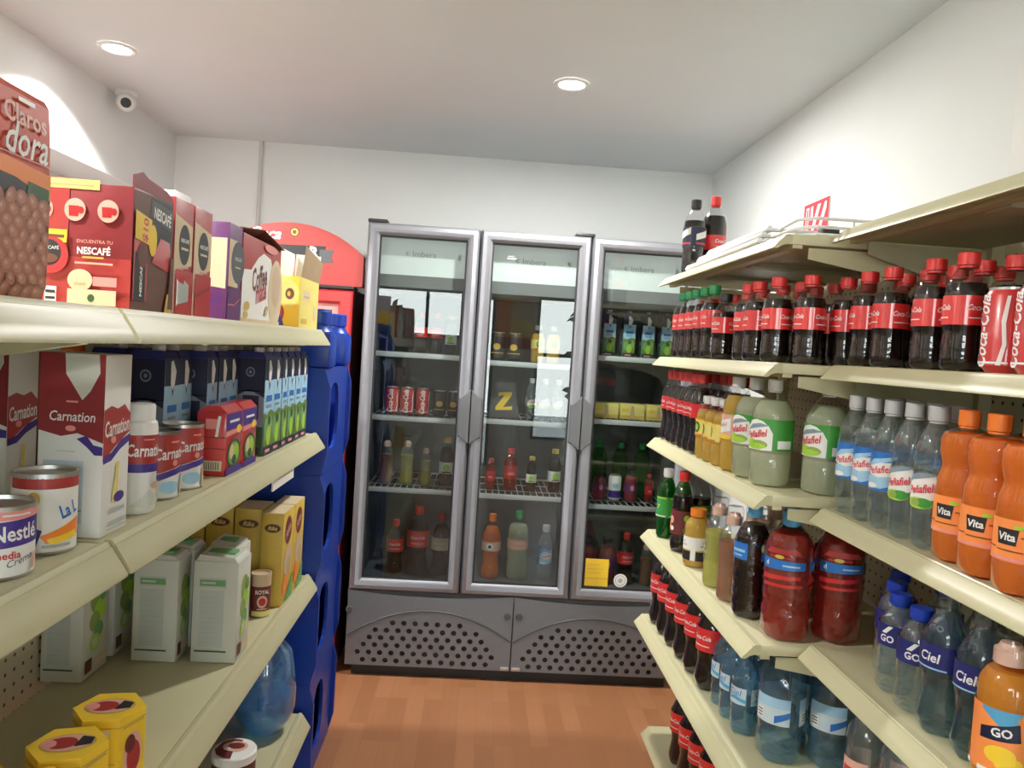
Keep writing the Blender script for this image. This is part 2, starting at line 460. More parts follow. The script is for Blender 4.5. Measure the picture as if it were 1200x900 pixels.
t = thing('security_camera', 'small white dome security camera with black lens under the ceiling', 'camera', (-1.60, 3.47, H_C))
MB().lathe([(0, .045), (-.02, .045), (-.026, .040)], 'camera_white', 20, (-1.60, 3.47, H_C)).build('mount', t)
mb = MB(); mx = Matrix.Translation((-1.595, 3.46, H_C-.048)) @ Matrix.Rotation(R_(24), 4, 'Z') @ Matrix.Rotation(R_(106), 4, 'X')
tb = MB().lathe([(.052, .0), (.052, .024), (.046, .034), (.03, .04), (0, .042), (-.03, .038), (-.045, .02), (-.047, 0)], 'camera_white', 20)
bmesh.ops.transform(tb.bm, matrix=mx, verts=list(tb.bm.verts)); tb.build('housing', t)
tb = MB().lathe([(.0505, .0215), (.055, .020), (.056, .0)], 'dark', 20)
bmesh.ops.transform(tb.bm, matrix=mx, verts=list(tb.bm.verts)); tb.build('camera_lens', t)

mb = MB().box(XR-.005, XR-.001, 2.69, 2.90, 1.955, 2.125, 'paper')
mp, w, h = face('-x', XR-.005, 0, 2.69, 2.90, 1.955, 2.125)
art(mb, mp, w, h, [('r', .0, .28, 1, 1, 'signred'), ('r', .10, .36, .22, .92, 'paper'), ('r', .14, .40, .19, .88, 'signred'), ('p', [(.34, .36), (.46, .36), (.70, .92), (.56, .92)], 'paper'),
     ('p', [(.62, .36), (.74, .36), (.92, .78), (.92, .92), (.84, .92)], 'paper'), ('r', .30, .62, .40, .92, 'paper'), ('r', .05, .08, .2, .2, 'dark'), ('r', .28, .08, .55, .2, 'dark'), ('r', .62, .08, .92, .2, 'dark')])
tag(mb.build('safety_sign', origin=(XR, 2.8, 1.955)), 'small red and white safety sign on the wall above the wire racks', 'sign')
mb = MB().box(XR-.012, XR-.001, .95, 1.745, 1.75, 2.27, 'paper', .002)
tag(mb.build('blank_sign', origin=(XR, 1.35, 1.75)), 'blank white sign panel on the wall above the near right shelving', 'sign')

mb = MB().box(.17, .62, YF+.001, YF+.006, 1.52, 2.12, 'yellow'); mp = lambda s, u, o: Vector((.62-s, YF+.006+o, 1.52+u))  # unseen poster, added for a yellow patch mirrored in the cooler glass
art(mb, mp, .45, .60, [('r', 0, .55, .55, 1, 'beige'), ('r', .6, .3, 1, .95, 'orange'), ('r', 0, 0, 1, .22, 'red'), ('r', .1, .28, .5, .5, 'paleyellow')])
tag(mb.build('reflection_poster', origin=(.395, YF, 1.52)), 'unseen yellow and orange poster added to be mirrored in the middle cooler door', 'poster')
# ------------------------------------------------------------------ shelving
def gondola(label, s, xf, xb, y0, y1, decks, top, rh=1.0):
    """s=+1: aisle on the +x side. decks: list of (height, front x)"""
    ym = (y0+y1)/2; decks = [(z-.0008, x) for z, x in decks]
    t = thing('gondola_shelving', label, 'shelving', (xb, ym, 0), 'cream gondola shelving units')
    MB().box(min(xb, xb-s*.022), max(xb, xb-s*.022), y0, y1, 0, top, 'pegboard').build('back_panel', t)
    for y in (y0+.012, y1-.012):
        MB().box(min(xb, xb+s*.028), max(xb, xb+s*.028), y-.012, y+.012, 0, top, 'cream').build('upright', t)
    zb, xbf = decks[-1]
    MB().box(min(xb, xbf-s*.03), max(xb, xbf-s*.03), y0+.01, y1-.01, 0, zb-.04, 'cream_dark').build('base_kick', t)
    prof = [(-.016, 0), (-.012, .0035), (-.004, .0040), (-.0015, .0005), (.0005, -.003), (.003, -.0035), (.006, -.010), (.0155, -.024), (.026, -.040), (.0265, -.0445), (.018, -.0445), (.010, -.036), (.0, -.031), (-.016, -.031)]
    prof = [(d, dz*rh if dz < 0 else (dz if s > 0 else -.0002)) for d, dz in prof]
    for z, x in decks:
        mb = MB(); a, b = x-s*.014, xb+s*.03
        mb.box(min(a, b), max(a, b), y0+.002, y1-.002, z-.022, z, 'cream', .0015)
        mb.box(min(a, a-s*.02), max(a, a-s*.02), y0+.003, y1-.003, z-.030, z-.022, 'cream')
        for k in (.33, .66): mb.box(min(a, b)+.03, max(a, b)-.03, y0+(y1-y0)*k-.03, y0+(y1-y0)*k+.03, z-.032, z-.0222, 'cream_dark')
        sh = mb.build('shelf', t)
        f = lambda yy: (lambda d, dz: (x+s*d, yy, z+dz))
        MB().prism(prof, f(y0+.004), f(y1-.004), 'cream', True).build('price_rail', sh)
        if z > .35:
            for y in (y0+.007, y1-.010):
                xa = x-s*.05; xq = xb+s*.03; xm = xb+s*.14
                poly = [(xa, z-.0265), (xq, z-.0265), (xq, z-.17), (xb+s*.05, z-.165), (xb+s*.075, z-.115), (xm, z-.092), (xa, z-.05)]
                g = lambda yy: (lambda px, pz: (px, yy, pz))
                MB().prism(poly, g(y), g(y+.003), 'cream').build('bracket', sh)
    return t
DL = [1.536, 1.205, .742, .282]
gondola('cream metal shelving of groceries against the blue crates', 1, -.506, -.905, 1.112, 2.50, [(z, -.506) for z in DL], 1.56)
gondola('cream metal shelving nearest the viewer holding cream tins', 1, -.506, -.905, -.12, 1.108, [(z, -.506) for z in DL], 1.56)
DR = [1.796, 1.524, 1.240, .915, .612, .206]
gondola('cream metal shelving of soft drinks next to the upright coolers', -1, .629, 1.08, 1.604, 2.672, [(z, .629) for z in DR[:5]]+[(DR[5], .682)], 1.82, .70)
DN = [1.812, 1.527, 1.222, .926, .618, .206]
gondola('shallower cream metal shelving of drinks nearest the viewer', -1, .746, 1.08, .36, 1.600, [(z, .746) for z in DN[:5]]+[(DN[5], .72)], 1.85, .70)

# ------------------------------------------------------------------ three-door upright cooler
FX, FY, FW = -.527, 3.449, .5
fr = thing('upright_cooler', 'tall grey three-door glass drinks cooler against the back wall', 'cooler', (.223, 3.8, 0))
X0, X1 = FX, FX+1.5
mb = MB(); YK = 4.13
for b in ((X0, X0+.03), (X1-.03, X1)): mb.box(b[0], b[1], 3.492, YK, .05, 2.035, 'steel_panel')
mb.box(X0+.03, X1-.03, 3.492, YK, 2.0, 2.035, 'steel_panel'); mb.box(X0+.03, X1-.03, YK-.03, YK, .05, 2.0, 'cabin')
mb.box(X0+.03, X1-.03, 3.492, YK-.03, .37, .405, 'cabin')
for b in ((X0+.03, X0+.034), (X1-.034, X1-.03)): mb.box(b[0], b[1], 3.495, YK-.03, .405, 2.0, 'cabin')
mb.build('cabinet', fr)
for k in (1, 2): MB().box(FX+FW*k-.022, FX+FW*k+.022, 3.493, 3.53, .405, 2.0, 'darkgrey').build('mullion', fr)
mb = MB(); mb.box(X0+.035, X1-.035, 3.535, 3.60, 1.82, 1.998, 'headpanel')
f = lambda xx: (lambda y, z: (xx, y, z))
mb.prism([(3.535, 1.82), (3.60, 1.82), (3.66, 1.78), (3.66, 1.74), (3.60, 1.745), (3.55, 1.765)], f(X0+.035), f(X1-.035), 'grey')  # curved grey lip imitates the darker mirrored band below the header
for k in range(3):
    mp, w, h = face('-y', FX+FW*k+.06, FX+FW*(k+1)-.06, 3.535, 3.6, 1.82, 1.998)
    art(mb, mp, w, h, [('e', .30, .55, .022, .05, 'printgrey'), ('e', .305, .55, .014, .035, 'headpanel'), ('t', 'Imbera', .50, .55, .28, 'printgrey'), ('r', .90, .45, .94, .60, 'paper')])
mb.build('header_panel', fr)
FR_D = [[1.462, 1.166, .832], [1.450, 1.178, .828], [1.505, 1.208, .806]]
for k in range(3):
    xa, xb = FX+FW*k+.024, FX+FW*(k+1)-.024
    for z in FR_D[k]:
        mb = MB().box(xa, xb, 3.575, 3.581, z-.016, z+.008, 'wire', .002)
        mb.box(xa, xb, 4.09, 4.098, z-.008, z, 'wire')
        for j in range(15): mb.tube([(xa+.012+(xb-xa-.024)*j/14, 3.578, z-.003), (xa+.012+(xb-xa-.024)*j/14, 4.095, z-.003)], .0025, 'wire', 6)
        for j in (.33, .66): mb.tube([(xa+.005, 3.578+j*.52, z-.007), (xb-.005, 3.578+j*.52, z-.007)], .003, 'wire', 6)
        mb.build('wire_shelf', fr)
for k in range(3):
    xa, xb = FX+FW*k+.003, FX+FW*(k+1)-.003
    mb = MB(); prof = [(0, 3.488), (0, 3.455), (.010, 3.440), (.026, 3.435), (.040, 3.441), (.052, 3.457), (.052, 3.488)]
    d = rect_frame(mb, xa, xb, .392, 2.036, prof, 'steel').build('door', fr)
    rect_frame(MB(), xa+.048, xb-.048, .440, 1.988, [(0, 3.47), (.0, 3.461), (.012, 3.463), (.012, 3.472)], 'dark', False).build('gasket', d)
    MB().box(xa+.050, xb-.050, 3.464, 3.468, .442, 1.986, 'pane').build('pane', d)
    for sd in ((1,), (0, 1), (0,))[k]:
        e = xb if sd else xa; q = -1 if sd else 1
        poly = [(e, 1.075), (e+q*.05, 1.112), (e+q*.05, 1.285), (e, 1.325)]
        g = lambda yy, i=0: (lambda px, pz: (e+(px-e)*(1-i*.1), yy, 1.2+(pz-1.2)*(1-.06*i)))
        MB().prism(poly, g(3.431, 1), g(3.446), 'handle').build('handle', d)
for xa, xb in ((X0, X0+.085), (FX+2*FW-.075, FX+2*FW+.01)):
    MB().box(xa, xb, 3.45, 3.53, 2.036, 2.052, 'dark', .004).build('hinge_cap', fr)
def grille(xa, xb):
    xc = (xa+xb)/2; n = 16
    out = [(xa, .052), (xb, .052)]+[(xb+(xa-xb)*j/n, .372+.022*((2*j/n-1)**2)) for j in range(n+1)]
    loops = [out]
    for cnt, z in zip((7, 10, 11, 12, 13, 12), (.25, .215, .18, .146, .111, .076)):
        for j in range(cnt):
            cx = xc-.015+(j-(cnt-1)/2)*.0505
            loops.append([(cx+.0122*math.cos(-2*PI*q/14), z+.0122*math.sin(-2*PI*q/14)) for q in range(14)])
    vs, fs = plate(loops, .006)
    p = MB().add([(v.x, 3.444+v.z, v.y) for v in vs], fs, 'steel_panel').build('grille_panel', fr)
    arc = [(xc-.37+.74*j/24, 3.4405, .312-.125*((j/12-1)**2)) for j in range(25)]
    MB().tube(arc, .0045, 'darkgrey', 6).build('arch_moulding', p)
grille(X0+.003, .221); grille(.227, X1-.003)
MB().box(X0+.012, X1-.012, 3.452, 3.53, .052, .368, 'dark').build('compressor_bay', fr)
MB().box(X0, X1, 3.452, 3.50, .368, .392, 'darkgrey').build('top_rail', fr)
MB().box(X0+.03, X1-.03, 3.47, YK, .0, .05, 'dark').build('plinth', fr)
for xx in (X0+.012, .198, .250, X1-.012):
    MB().lathe([(0, .0), (0, .013), (.006, .016), (.010, .016)], 'darkgrey', 16, (xx, 3.431, .305), 'y', fun=lambda r, z, a: (r*(1 if abs(math.sin(a)) > .99 else 1), z)).build('latch', fr)
for xx in (.198, .25): MB().box(xx-.02, xx+.02, 3.432, 3.442, .056, .072, 'tin', .003).build('hinge_plate', fr)

mb = MB().box(.541, .648, 3.4628, 3.4638, .458, .584, 'yellow')
mp, w, h = face('-y', .541, .648, 3.4628, 0, .458, .584)
art(mb, mp, w, h, [('r', 0, .27, 1, .30, 'gold'), ('r', .1, .78, .6, .80, 'gold'), ('r', .1, .62, .8, .635, 'gold'), ('r', .1, .48, .7, .495, 'gold')])
tag(mb.build('price_note', origin=(.595, 3.463, .458)), 'yellow paper note stuck low on the cooler door glass', 'note')
mb = MB().lathe([(0, .0), (0, .031), (.0008, .031), (.0008, 0)], 'paper', 28, (.706, 3.4628, .489), 'y')
mb.lathe([(-.0004, .024), (-.0004, .021)], 'printgrey', 28, (.706, 3.4626, .489), 'y', closed=False)
mb.lathe([(-.0004, .0), (-.0004, .011)], 'printgrey', 9, (.706, 3.4626, .489), 'y', closed=False)
tag(mb.build('round_sticker', origin=(.706, 3.463, .46)), 'round white sticker beside the yellow note on the cooler door', 'sticker')

# ------------------------------------------------------------------ red cooler with an arched sign
rc = thing('red_cooler', 'red drinks cooler with arched sign between blue crates and grey cooler', 'cooler', (-.87, 3.8, 0))
mb = MB(); a, b = -1.165, -.578
for q in ((a, a+.03), (b-.03, b)): mb.box(q[0], q[1], 3.50, 4.12, .0, 1.735, 'maroon')
mb.box(a+.03, b-.03, 3.50, 4.12, 1.70, 1.735, 'maroon'); mb.box(a+.03, b-.03, 4.09, 4.12, 0, 1.70, 'white'); mb.box(a+.03, b-.03, 3.50, 4.09, .0, .30, 'redbright')
mb.build('cabinet', rc)
mb = MB(); d = rect_frame(mb, a, b, .31, 1.728, [(0, 3.497), (0, 3.462), (.008, 3.452), (.050, 3.452), (.062, 3.466), (.062, 3.497)], 'redbright').build('door', rc)
rect_frame(MB(), a+.060, b-.060, .37, 1.668, [(0, 3.48), (0, 3.467), (.028, 3.467), (.028, 3.48)], 'pink', False).build('inner_frame', d)
MB().box(a+.062, b-.062, 3.47, 3.474, .372, 1.666, 'pane').build('pane', d)
MB().box(a+.04, b-.04, 3.54, 4.06, 1.55, 1.69, 'white').build('light_box', rc)
MB().box(a, b, 3.456, 3.50, .02, .30, 'redbright', .004).build('front_panel', rc)
MB().box(a, b+.004, 3.452, 3.56, 1.735, 1.747, 'dark').build('top_strip', rc)
n = 28; Rr = .473; xc = -.865
arc = [(xc+.325-.65*j/n, 2.012-Rr+math.sqrt(Rr*Rr-(.325-.65*j/n)**2)) for j in range(n+1)]
g = lambda yy: (lambda px, pz: (px, yy, pz))
mb = MB().prism([(xc-.325, 1.748), (xc+.325, 1.748)]+arc, g(3.47), g(3.53), 'red')
mp = lambda s, t2, o: Vector((-1.19+s, 3.47-o, 1.748+t2))
art(mb, mp, .65, .264, [('t', 'Coca', .33, .80, .21, 'white', {'shear': .35, 'bold': .02}), ('e', .525, .845, .034, .085, 'brown'), ('e', .525, .845, .024, .06, 'gold'), ('e', .525, .845, .014, .035, 'brown'),
    ('p', [(.34, .40), (.74, .42), (.74, .64), (.34, .62)], 'dark'), ('p', [(.70, .36), (.80, .38), (.775, .47), (.80, .58), (.70, .58)], 'darkgrey'), ('t', 'R', .665, .53, .065, 'white', {'bold': .04})])
mb.build('arched_sign', rc)

# ------------------------------------------------------------------ stack of blue water-jug crates at the end of the left shelving
def crate():
    t = thing('jug_crate', 'x', 'crate')
    w, dpt, h = .42, .42, .352
    side = [(-.21, 0), (.192, 0), (.200, .03), (.21, .07), (.21, .29), (.201, .32), (.192, h), (-.21, h)]
    g = lambda yy: (lambda px, pz: (px, yy, pz))
    for sg in (-1, 1):
        MB().prism(side, g(sg*.21), g(sg*.195), 'rack').build('side_panel', t)
    mb = MB(); mb.box(-.21, -.195, -.195, .195, 0, h, 'rack'); mb.build('back_wall', t)
    n = 20
    op = [(-.045+.088*math.copysign(abs(math.cos(v))**.7, math.cos(v)), .185+.115*math.copysign(abs(math.sin(v))**.8, math.sin(v))) for v in [2*PI*j/n for j in range(n)]]
    vs, fs = plate([[(-.195, 0), (.195, 0), (.195, h), (-.195, h)], op[::-1]], .012)
    MB().add([(.188+v.z, v.x, v.y) for v in vs], fs, 'rack').build('front_rim', t)
    MB().box(-.195, .18, -.195, .195, 0, .012, 'rack').build('base', t)
    return t
CR = Stock(crate)
CZ = [.0, .354, .708, 1.062]
for k, z in enumerate(CZ):
    CR.put(-.69, 2.745, z, 0, '%s blue plastic jug crate in the stack behind the shelving' % ('lowest', 'second lowest', 'second highest', 'topmost')[k], 'stacked blue jug crates')
def post_top():
    t = thing('corner_post', 'x', 'crate post')
    MB().box(-.055, .055, -.055, .055, 0, .12, 'rack', .014).build('post_body', t)
    MB().lathe([(.12, .050), (.14, .036), (.145, .036), (.147, .041), (.185, .041), (.19, .036)], 'rack', 20).build('peg', t)
    return t
PT = Stock(post_top)
for k, (x, y) in enumerate(((-.540, 2.885), (-.540, 2.592), (-.840, 2.592))):
    PT.put(x, y, 1.414, 0, 'blue plastic post with round peg on the crate stack, %s' % ('beside the red cooler', 'beside the shelving corner', 'farthest from the aisle')[k], 'posts on top of the crates')
def jug():
    t = thing('water_jug', 'x', 'water jug')
    MB().lathe([(-.17, .0), (-.17, .09), (-.155, .118), (-.10, .128), (-.06, .120), (-.02, .128), (.03, .120), (.07, .128), (.11, .122), (.15, .07), (.17, .032), (.20, .030)], 'pet_blue', 28, ax='x').build('jug_body', t)
    MB().lathe([(.20, .033), (.235, .033), (.24, .02)], 'capblue', 20, ax='x').build('cap', t)
    return t
JG = Stock(jug)
for k, z in enumerate(CZ):
    o = JG.put(-.672, 2.745, z+.140, PI, 'clear blue water jug lying in the %s blue crate' % ('lowest', 'second lowest', 'second highest', 'topmost')[k], 'water jugs in the blue crates', .86)

# ------------------------------------------------------------------ bottles and cans
NR = .0125
PROF = {
 'cola': [(0, .62), (.015, .85), (.05, .98), (.12, 1), (.145, .94), (.17, .98), (.24, .92), (.31, .90), (.36, .95), (.39, 1), (.64, 1), (.69, .95), (.74, .82), (.79, .60), (.84, .34), (.875, .10), (.89, 0), (.93, 0)],
 'contour': [(0, .60), (.015, .86), (.05, .98), (.11, 1), (.20, .86), (.30, .74), (.38, .84), (.44, .98), (.62, 1), (.68, .92), (.75, .66), (.82, .36), (.87, .08), (.89, 0), (.93, 0)],
 'straight': [(0, .62), (.015, .88), (.05, 1), (.30, 1), (.31, .96), (.33, 1), (.62, 1), (.64, .97), (.66, 1), (.72, .90), (.79, .60), (.85, .28), (.89, .03), (.90, 0), (.93, 0)],
 'big': [(0, .60), (.015, .86), (.05, 1), (.24, 1), (.29, .93), (.34, 1), (.66, 1), (.72, .97), (.78, .85), (.84, .58), (.885, .22), (.905, 0), (.94, 0)],
 'double': [(0, .66), (.015, .90), (.05, 1), (.17, 1), (.19, .97), (.43, .97), (.45, 1), (.54, .96), (.60, .80), (.635, .76), (.67, .84), (.72, .93), (.80, .93), (.84, .84), (.865, .40), (.885, .05), (.90, 0), (.93, 0)],
 'ribbed': [(0, .62), (.015, .88), (.05, 1), (.09, .93), (.13, 1), (.18, .93), (.22, 1), (.27, .93), (.31, 1), (.56, 1), (.60, .93), (.64, .99), (.70, .93), (.77, .68), (.84, .32), (.885, .03), (.90, 0), (.93, 0)],
 'sport': [(0, .70), (.015, .93), (.05, 1), (.12, 1), (.16, .95), (.52, .95), (.56, 1), (.63, 1), (.69, .94), (.75, .66), (.79, .36), (.81, .2), (.83, .2)],
 'squat': [(0, .70), (.015, .92), (.05, 1), (.55, 1), (.60, .94), (.68, .99), (.76, .86), (.83, .5), (.87, .2), (.93, .2)],
}
def bottle(cat, name, h, r, kind, body, liq, fill, capm, lab=None, capr=.0168, cap_z=.895, feet=True, sport=False, seg=20, bodym=None):
    """lab: dict(z0, z1, m, items, arc, rep) in fractions of the height; items drawn on an arc of the wrap, repeated rep times"""
    t = thing(name, 'x', cat)
    pr = [(z*h, NR+(r-NR)*k) for z, k in PROF[kind]]
    def ft(rr, z, a):
        if not feet or z > .10*h or rr < 1e-4: return rr, z
        k = (1-z/(.10*h)); w = .5-.5*math.cos(5*a)
        return rr*(1-.14*k*w), z+(.012 if z < 1e-5 else 0)*w*r/.035
    sg = 30 if feet else seg
    def rad(z):
        for (z0, r0), (z1, r1) in zip(pr, pr[1:]):
            if z0 <= z <= z1: return r0+(r1-r0)*(z-z0)/max(1e-9, z1-z0)
        return pr[-1][1]
    MB().lathe([(.006*h, 0)]+pr, body, sg, fun=ft, closed=False).build('bottle_body', t)
    if liq:
        zf = fill*h; lp = [(.010*h, 0)]+[(max(z, .004*h), max(.002, q-.0013)) for z, q in pr if z < zf-.002]+[(zf, rad(zf)-.0013), (zf+.0003, 0)]
        MB().lathe(lp, liq, sg, fun=lambda rr, z, a: (ft(rr, z, a)[0], max(z, ft(rr, z, a)[1] if z < .05*h else z)), closed=False).build('drink', t)
    if lab:
        z0, z1 = lab['z0']*h, lab['z1']*h; rl = max(rad(z0+(z1-z0)*q) for q in (0, .25, .5, .75, 1))+.0007
        mb = MB()
        if True:
            a = lab.get('cover')
            mb.lathe([(z0, rl), (z1, rl)], lab.get('m') or 'pet', 28, closed=False, angles=(-a/2, a/2) if a else None)
        rep = lab.get('rep', 2)
        for q in range(rep):
            W = lab.get('arc', 1.5)*rl
            art(mb, wrap(rl, z0, 2*PI*q/rep)(W), W, z1-z0, lab['items'], step=.006)
        mb.build('label', t)
    if capm:
        zc = cap_z*h
        if sport:
            MB().lathe([(zc-.004, capr*1.25), (zc+.016, capr*1.25), (zc+.019, capr*.95), (zc+.026, capr*.8)], capm, 20).build('cap', t)
            MB().lathe([(zc-.002, capr*1.42), (h*.97, capr*1.36), (h, capr*1.15), (h, 0)], 'pet', 20, closed=False).build('dust_cover', t)
        else:
            n = 24
            MB().lathe([(zc, capr), (h-.0015, capr), (h, capr*.92)], capm, n, fun=lambda rr, z, a: (rr*(1+.02*math.cos(12*a)), z)).build('cap', t)
            MB().lathe([(zc-.0045, NR+.0022), (zc-.001, NR+.0022)], capm if isinstance(capm, str) and capm.startswith('cap') else 'pet', 16).build('neck_ring', t)
    return t
CC = [('t', 'Coca-Cola', .5, .60, .86, 'white', {'shear': .35, 'bold': .018, 'ys': 1.25}), ('r', .12, .22, .88, .26, 'white')]
def cola(name, h, r, kind, cap, z0, z1, fill=.74, items=CC, arc=1.55):
    return lambda: bottle('bottle', name, h, r, kind, 'pet', 'cola', fill, cap, dict(z0=z0, z1=z1, m='cokelabel', items=items, arc=arc, rep=3))
PE_G = [('p', [(.05, 0), (.05, .55), (.16, .78), (.32, .93), (.5, .98), (.68, .93), (.84, .78), (.95, .55), (.95, 0)], 'paper'),
        ('e', .35, .20, .22, .14, 'lime'), ('e', .62, .18, .22, .13, 'leaf'), ('e', .5, .12, .3, .1, 'lime'),
        ('p', [(.12, .58), (.35, .80), (.62, .86), (.88, .80), (.66, .74), (.36, .66)], 'greyblue'), ('t', 'Peñafiel', .5, .50, .66, 'signred', {'shear': .3, 'bold': .02, 'ys': 1.25, 'rot': .16})]
PE_L = [('p', [(0, .36), (.1, .62), (.3, .80), (.5, .86), (.75, .84), (1, .9), (1, .30), (.5, .16), (0, .1)], 'paper'), ('e', .45, .14, .40, .14, 'lime'), ('e', .62, .16, .22, .12, 'green'), ('e', .38, .15, .14, .09, 'leaf'),
        ('p', [(.05, .66), (.3, .86), (.62, .92), (.95, .88), (.66, .80), (.34, .72)], 'greyblue'), ('t', 'Peñafiel', .5, .50, .72, 'signred', {'shear': .3, 'bold': .02, 'ys': 1.35, 'rot': .2})]
PE_B = [('p', [(0, .05), (0, .32), (.3, .42), (.6, .40), (1, .52), (1, .18), (.6, .06)], 'skyblue'), ('p', [(0, .52), (.1, .66), (.3, .80), (.6, .84), (1, .92), (1, .84), (.6, .72), (.3, .62)], 'skyblue'),
        ('p', [(0, .44), (.2, .62), (.55, .72), (1, .76), (1, .42), (.5, .34)], 'paper'), ('t', 'Peñafiel', .5, .54, .74, 'signred', {'shear': .3, 'bold': .02, 'ys': 1.3, 'rot': .16}), ('e', .3, .12, .2, .07, 'paper')]
S_ = {}
S_['cola_small'] = Stock(cola('soda_bottle', .193, .0325, 'cola', 'capred', .385, .63, .74))
S_['cola_green'] = Stock(cola('soda_bottle', .213, .0325, 'cola', 'capgreen', .42, .66, .76))
S_['cola_black'] = Stock(cola('soda_bottle', .180, .0325, 'cola', 'capblack', .40, .64, .70))
S_['cola_slim'] = Stock(cola('soda_bottle', .238, .033, 'contour', 'capred', .45, .63, .80))
S_['cola_mid'] = Stock(cola('soda_bottle', .262, .042, 'contour', 'capred', .42, .66, .82))
S_['cola_top_black'] = Stock(lambda: bottle('bottle', 'soda_bottle', .252, .037, 'cola', 'pet', 'cola', .72, 'capblack',
    dict(z0=.38, z1=.63, m='navydark', arc=1.6, rep=3, items=[('p', [(0, .30), (1, .62), (1, .98), (0, .62)], 'paper'), ('r', 0, .10, 1, .2, 'redbright')])))
S_['cola_top_red'] = Stock(lambda: bottle('bottle', 'soda_bottle', .275, .042, 'cola', 'pet', 'cola', .76, 'capred', dict(z0=.34, z1=.52, m='cokelabel', items=CC, arc=1.55, rep=3)))
S_['yellow_small'] = Stock(lambda: bottle('bottle', 'soda_bottle', .178, .0325, 'straight', 'pet', 'yellow_drink', .78, 'capwhite',
    dict(z0=.36, z1=.62, m='paleyellow', arc=1.7, rep=3, items=[('e', .5, .52, .24, .34, 'darkgreen'), ('e', .5, .52, .15, .2, 'lime'), ('r', 0, .0, 1, .10, 'orange'), ('r', 0, .9, 1, 1, 'yellow')])))
S_['yellow_tall'] = Stock(lambda: bottle('bottle', 'soda_bottle', .242, .036, 'straight', 'pet', 'yellow_drink', .80, 'capwhite',
    dict(z0=.34, z1=.60, m='salmon', arc=1.8, rep=2, items=[('p', [(0, .3), (.5, .75), (1, .85), (1, .35), (.4, .2)], 'paper'), ('t', 'Peñafiel', .5, .55, .7, 'signred', {'shear': .3, 'rot': .16}), ('r', 0, 0, 1, .16, 'yellow')])))
S_['lime'] = Stock(lambda: bottle('bottle', 'soda_bottle', .245, .047, 'straight', 'pet', 'lime_drink', .80, 'capwhite',
    dict(z0=.34, z1=.63, m='lime', arc=1.9, rep=2, items=[('r', -.35, 0, 1.35, 1, 'green')]+PE_G+[('r', -.58, .08, -.2, .34, 'paper')])))
S_['mineral_blue'] = Stock(lambda: bottle('bottle', 'mineral_water_bottle', .244, .0325, 'straight', 'pet_clear', 'water', .84, 'capgrey',
    dict(z0=.30, z1=.60, m='labelblue', arc=1.9, rep=2, items=PE_B)))
S_['mineral_lime'] = Stock(lambda: bottle('bottle', 'mineral_water_bottle', .244, .0325, 'straight', 'pet_clear', 'water', .84, 'capgrey',
    dict(z0=.28, z1=.56, m=None, arc=1.9, rep=3, items=PE_L)))
S_['orange'] = Stock(lambda: bottle('bottle', 'orange_drink_bottle', .244, .041, 'double', 'pet', 'orange_drink', .845, 'capor',
    dict(z0=.19, z1=.43, m='orangelabel', arc=1.7, rep=3, items=[('r', 0, .03, 1, .10, 'pink'), ('p', [(.30, .40), (.66, .40), (.70, .78), (.26, .78)], 'dark'), ('t', 'Vita', .48, .59, .34, 'white', {'bold': .03, 'shear': .1}), ('e', .70, .84, .10, .05, 'lime'),
         ('r', .74, .60, .98, .63, 'brown'), ('r', .02, .30, .26, .325, 'brown'), ('r', .3, .26, .8, .285, 'brown')]), capr=.0158))
S_['green'] = Stock(lambda: bottle('bottle', 'soda_bottle', .232, .0315, 'straight', 'pet_green', 'green_drink', .80, 'capwhite',
    dict(z0=.30, z1=.60, m='green', arc=1.7, rep=3, items=[('e', .5, .5, .30, .36, 'capgreen'), ('t', '7', .5, .52, .22, 'yellow', {'bold': .04, 'shear': .2}), ('r', 0, .9, 1, .97, 'lime'), ('r', 0, .04, 1, .1, 'paper')])))
S_['cola_print'] = Stock(lambda: bottle('bottle', 'soda_bottle', .252, .0335, 'contour', 'pet', 'cola', .70, 'capred',
    dict(z0=.22, z1=.52, m='maroon', arc=1.7, rep=3, items=[('e', .3, .7, .16, .14, 'lime'), ('e', .65, .6, .16, .16, 'salmon'), ('e', .4, .35, .2, .15, 'orange'), ('e', .7, .25, .14, .1, 'paper'), ('e', .2, .2, .1, .1, 'green')])))
S_['cola_plain'] = Stock(lambda: bottle('bottle', 'soda_bottle', .268, .0335, 'contour', 'pet', 'cola', .62, 'capgreen',
    dict(z0=.36, z1=.54, m='green', arc=1.7, rep=3, items=[('t', 'Coca-Cola', .5, .55, .86, 'white', {'shear': .35, 'bold': .018})])))
S_['juice_squat'] = Stock(lambda: bottle('bottle', 'juice_bottle', .168, .0375, 'squat', 'pet', 'yellow_drink', .84, 'orange',
    dict(z0=.12, z1=.52, m='paper', arc=1.7, rep=3, items=[('r', 0, 0, 1, .46, 'dark'), ('r', 0, .40, 1, .46, 'gold'), ('r', .2, .62, .8, .68, 'printgrey'), ('r', .3, .76, .7, .82, 'printgrey')]), capr=.024, cap_z=.87, feet=False))
S_['gold_pop'] = Stock(lambda: bottle('bottle', 'soda_bottle', .240, .034, 'sport', 'pet_clear', 'gold_drink', .62, 'peach',
    dict(z0=.30, z1=.58, m=None, arc=1.4, rep=3, items=[('e', .3, .7, .05, .04, 'paleyellow'), ('e', .5, .5, .06, .05, 'paleyellow'), ('e', .6, .75, .04, .03, 'paleyellow'), ('e', .4, .3, .05, .04, 'paleyellow'), ('e', .7, .3, .05, .04, 'paleyellow')]), capr=.016, cap_z=.82, sport=True))
S_['amber_pop'] = Stock(lambda: bottle('bottle', 'soda_bottle', .240, .034, 'sport', 'pet_clear', 'amber_drink', .62, 'peach', None, capr=.016, cap_z=.82, sport=True))
